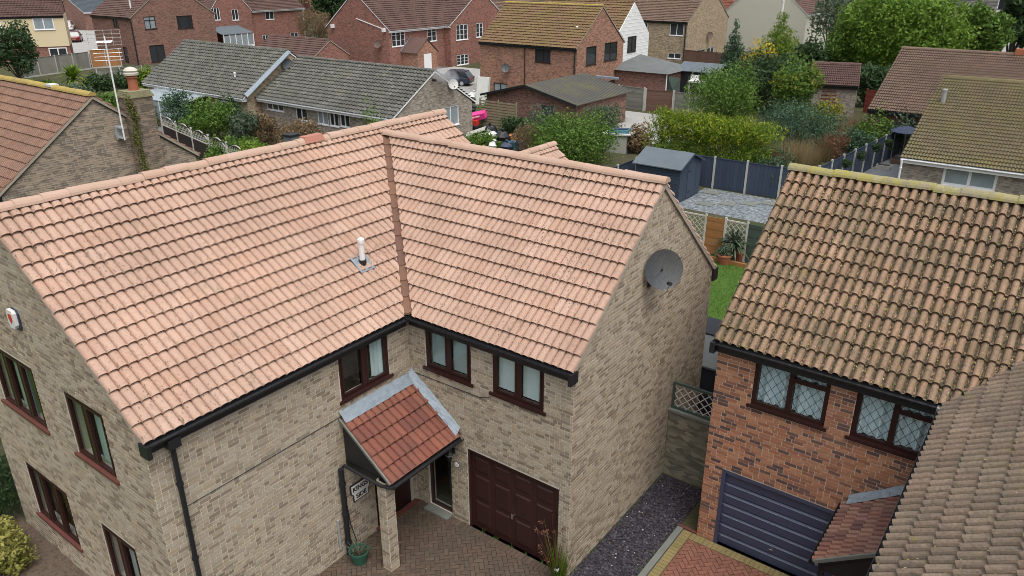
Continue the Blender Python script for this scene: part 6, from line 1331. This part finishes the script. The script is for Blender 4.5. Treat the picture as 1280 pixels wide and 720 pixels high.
c_ = P(594,168,.4); o = thing('fallen_panel', 'pale sheet leaning on the junk below the pink toy', 'sheet', c_); add('sheet', MB().obox(c_+Vector((-.6,-.4,-.2)), (1.2,.7,.5), (-.1,.3,.2), (0,0,.05)), 'post', o)
for k_, (p_, mt, lb, s_) in enumerate((((643,178),'orange','orange plastic tub on the junk heap',.4), ((642,187),'teal','teal plastic crate on the junk heap',.42), ((650,186),'palepink','pale pink basket on the junk heap',.35), ((624,187),'leaf_lime','green plastic tub on the junk heap',.25))):
    c_ = P(*p_, .1); o = thing('plastic_tub', lb, 'tub', (c_.x,c_.y,0)); add('tub', MB().lathe((c_.x,c_.y,.1), [(s_*.75,0),(s_,.5),(s_*1.08,.52),(s_*.95,.54),(s_*.7,.1)], 12), mt, o); add('contents', MB().box(c_.x-s_*.5,c_.x+s_*.4,c_.y-s_*.4,c_.y+s_*.5,.3,.62), 'navy', o)
c_ = P(771,190,0); o = thing('water_tub', 'white boxed tub with blue-green cover beside the dense bush', 'tub', c_); add('tank', MB().obox(c_+Vector((-.75,-.45,0)), (1.5,.3,0), (-.2,1.0,0), (0,0,1.15)), 'post', o); add('rim', MB().obox(c_+Vector((-1.0,-.6,1.1)), (2.0,.4,.1), (-.2,1.2,0), (0,0,.10)), 'dirtywhite', o); add('cover', MB().obox(c_+Vector((-.6,-.3,1.2)), (1.3,.3,.08), (-.15,.8,0), (0,0,.22)), 'teal', o); add('folded_net', MB().obox(c_+Vector((-.3,-.1,1.4)), (.9,.3,.02), (-.1,.4,0), (0,0,.12)), 'navy', o)
o = thing('garden_bench', 'white garden chairs in front of the black shed', 'bench', (-17.6,56.5,0)); add('seat', MB().box(-19.2,-16.8,56.2,56.8,1.55,1.7), 'white_gloss', o); add('back', MB().box(-19.2,-18.4,56.75,56.85,1.7,2.15), 'white_gloss', o)
for x_ in (-19.1,-18.0,-16.9): add('leg', MB().box(x_-.04,x_+.04,56.3,56.4,0,1.55), 'white_gloss', o)
bp = P(340,182,.2); o = thing('garden_bin', 'dark grey bin-like post behind the pink ridge', 'bin', (-31.5,17.2,0)); c_ = PL(364,170,1,17.0); add('body', MB().box(c_.x-.3,c_.x+.3,16.7,17.3,0,c_.z), 'slab', o); add('lid', MB().box(c_.x-.34,c_.x+.34,16.66,17.34,c_.z,c_.z+.12), 'black', o)
gp = thing('garden_table', 'low wooden planks table below the glazed doors', 'table', (-29.5,18.6,0)); 
for k_ in range(4): add('plank', MB().box(-31,-27.5,18.0+.3*k_,18.26+.3*k_,.75,.80), 'fence_grey', gp)
for x_ in (-30.8,-27.7): add('leg', MB().box(x_-.05,x_+.05,18.1,19.0,0,.75), 'fence_grey', gp)

# ================================================================== cars
def car(label, x, y, ang, paint, L=4.3, W=1.78, H=1.5, suv=0.0):
    o = thing('parked_car', label, 'car', (x, y, 0)); c, s = math.cos(ang), math.sin(ang); T_ = lambda p: (x+p[0]*c-p[1]*s, y+p[0]*s+p[1]*c, p[2]); H += suv
    def loft(sec):
        mb = MB(); n = len(sec[0])
        for ring in sec: mb.v += [T_(p) for p in ring]
        for i in range(len(sec)-1):
            for j in range(n): mb.f.append((i*n+j, i*n+(j+1)%n, (i+1)*n+(j+1)%n, (i+1)*n+j)); mb.r.append(0)
        mb.f += [tuple(range(n))[::-1], tuple((len(sec)-1)*n+j for j in range(n))]; mb.r += [0,0]; return mb
    def ring(xx, w, z0, z1, b=.12): return [(xx,-w+b,z0),(xx,w-b,z0),(xx,w,z0+b),(xx,w*1.0,z1-b),(xx,w-b*1.2,z1),(xx,-w+b*1.2,z1),(xx,-w,z1-b),(xx,-w,z0+b)]
    h2_ = L/2; w_ = W/2; belt = .92+suv*.5
    add('body', loft([ring(-h2_,w_*.86,.38,.78), ring(-h2_+.12,w_*.96,.26,belt-.02), ring(-h2_+.8,w_,.22,belt), ring(h2_-1.3,w_,.22,belt-.03), ring(h2_-.35,w_*.97,.24,belt-.16), ring(h2_,w_*.85,.36,.66)]), paint, o)
    cab = [(-h2_+.12,w_*.84,belt-.03,belt-.01), (-h2_+.55,w_*.78,belt-.03,H-.06), (-h2_+1.3,w_*.76,belt-.03,H), (.25,w_*.76,belt-.03,H-.02), (h2_-1.25,w_*.86,belt-.05,belt-.02)]
    def cring(xx, w, z0, z1): return [(xx,-w*1.14,z0),(xx,w*1.14,z0),(xx,w*1.02,z0+(z1-z0)*.9),(xx,w*.9,z1),(xx,-w*.9,z1),(xx,-w*1.02,z0+(z1-z0)*.9)]
    add('glasshouse', loft([cring(*q_) for q_ in cab]), 'pane_far', o)
    add('roof_panel', loft([[(a,-b,z_-.01),(a,b,z_-.01),(a,b*.97,z_+.025),(a,-b*.97,z_+.025)] for a, b, z_ in ((-h2_+.5,w_*.72,H-.07),(-h2_+1.3,w_*.74,H-.005),(.3,w_*.72,H-.025))]), paint, o)
    for sx in (-1,1):
        for sy in (-1,1):
            wc_ = Vector(T_((sx*L*.31, sy*(w_-.02), .31))); ax = Vector((-s,c,0))*sy; wl = add('wheel', MB().tube([wc_-ax*.18, wc_+ax*.03], .31, 16), 'tyre', o); add('rim', MB().tube([wc_+ax*.03, wc_+ax*.045], .2, 12), 'alloy', wl)
    for sy in (-1,1):
        add('tail_light', MB().raw([T_(p) for p in ((-h2_-.01,sy*w_*.55,.68),(-h2_-.01,sy*w_*.88,.68),(-h2_-.01,sy*w_*.88,.86),(-h2_-.01,sy*w_*.55,.86),(-h2_+.1,sy*w_*.55,.68),(-h2_+.1,sy*w_*.9,.68),(-h2_+.1,sy*w_*.9,.86),(-h2_+.1,sy*w_*.55,.86))], [(0,1,2,3),(4,5,6,7),(0,1,5,4),(1,2,6,5),(2,3,7,6),(3,0,4,7)]), 'lamp_red', o)
        add('headlight', MB().raw([T_(p) for p in ((h2_-.12,sy*w_*.5,.62),(h2_-.06,sy*w_*.85,.62),(h2_-.16,sy*w_*.88,.76),(h2_-.2,sy*w_*.5,.76))], [(0,1,2,3)]), 'white_gloss', o)
        add('mirror', MB().box(*[0,.0,0,0,0,0]) if False else MB().raw([T_(p) for p in ((.75,sy*w_*.98,.95),(.9,sy*w_*.98,.95),(.9,sy*w_*1.14,.95),(.75,sy*w_*1.14,.95),(.75,sy*w_*.98,1.08),(.9,sy*w_*.98,1.08),(.9,sy*w_*1.14,1.08),(.75,sy*w_*1.14,1.08))], [(0,3,2,1),(4,5,6,7),(0,1,5,4),(1,2,6,5),(2,3,7,6),(3,0,4,7)]), paint, o)
    q = [T_(p) for p in ((-h2_-.012,-.26,.50),(-h2_-.012,.26,.50),(-h2_-.012,.26,.61),(-h2_-.012,-.26,.61))]; add('number_plate', MB().prism(q, Vector((-c,-s,0))*.012), 'orange', o)
    return o
c_ = P(95,52,0); car('dark red hatchback parked in front of the white car', c_.x, c_.y, R(150), 'car_red', 4.4, 1.85, 1.55, .1); c_ = P(86,38,0); car('white car parked behind the dark red hatchback', c_.x, c_.y, R(150), 'car_white', 4.4, 1.85, 1.6, .1); c_ = P(566,106,0); car('dark blue car parked beside the red gabled wing', c_.x, c_.y, R(200), 'car_blue', 4.2)
c_ = P(131,86,0); car('red and dark car half hidden by the yellow boarded panel', c_.x-3, c_.y+1.5, R(100), 'car_red', 3.9)
g_ = np.random.default_rng(8); vs = []; rs = []
for i in range(130):
    x, y = (g_.uniform(.1,4.0), g_.uniform(-3,-.1)) if i % 2 else ((g_.uniform(4.15,5.2), g_.uniform(-.8,4.1)) if i % 4 else (g_.uniform(5.5,8.3), g_.uniform(.2,2.6)))
    a = g_.uniform(0,6.28); s_ = g_.uniform(.012,.03); t = Vector((math.cos(a),math.sin(a),g_.uniform(-.3,.3)))*s_; b_ = Vector((-math.sin(a),math.cos(a),g_.uniform(-.3,.3)))*s_*.6; c_ = Vector((x,y,.055)); vs += [c_-t,c_+b_,c_+t,c_-b_]; rs.append(g_.uniform(.1,.9))
fo = leafobj('fallen_leaves', np.array([tuple(q) for q in vs]), np.array(rs), 'leaf_brown', None); tag(fo, 'scattered small fallen leaves on the drives and slate', 'leaves', kind='stuff')
v, r_ = blades([(4.13+random.uniform(0,.05), y_, .01) for y_ in np.arange(-.3,4.2,.12)]+[(x_, -.03, .03) for x_ in np.arange(1.5,3.9,.4)]+[(5.25, y_, .03) for y_ in np.arange(-.5,2.6,.3)], 420, .07, .006, .05, 33, .6); wd = leafobj('weeds', v, r_, 'leaf_mid', None); tag(wd, 'thin green weeds along the wall foot and edging', 'weeds', kind='stuff')
# steam from the boiler flue of the bungalow
m, n, b = newmat('steam'); k = NB(n); n.nodes.remove(b); pv = k.node('ShaderNodeVolumePrincipled'); pv.inputs['Color'].default_value = (.95,.96,.97,1); tc = k.node('ShaderNodeTexCoord').outputs['Object']
gr = k.node('ShaderNodeTexGradient', gradient_type='SPHERICAL'); k.link(tc, gr.inputs[0]); k.link(k.math('MULTIPLY', k.math('MULTIPLY', gr.outputs['Fac'], k.ramp(k.noise(1.1, 4), [(.38, 0), (.62, 1)])), 3.2), pv.inputs['Density']); k.link(pv.outputs[0], n.nodes['Material Output'].inputs['Volume']); M['steam'] = m
c_ = PL(556,94,0,-24.0); sm = bpy.data.objects.new('steam', None); mb = MB().lathe((0,0,0), [(.05,-1),(.7,-.7),(1,0),(.7,.7),(.05,1)], 16); me = mkmesh('steam', mb.v, mb.f, m); bpy.data.objects.remove(sm)
sm = bpy.data.objects.new('steam', me); COL.objects.link(sm); sm.location = c_; sm.scale = (.9,1.3,.6); sm.rotation_euler = (R(-20),0,0); tag(sm, 'white puff of steam at the stone bungalow gable', 'steam', kind='stuff')
fl = PL(541,100,0,-24.4); add('boiler_flue', MB().tube([fl, fl+Vector((.25,0,0))], .09, 10), 'black', b2)
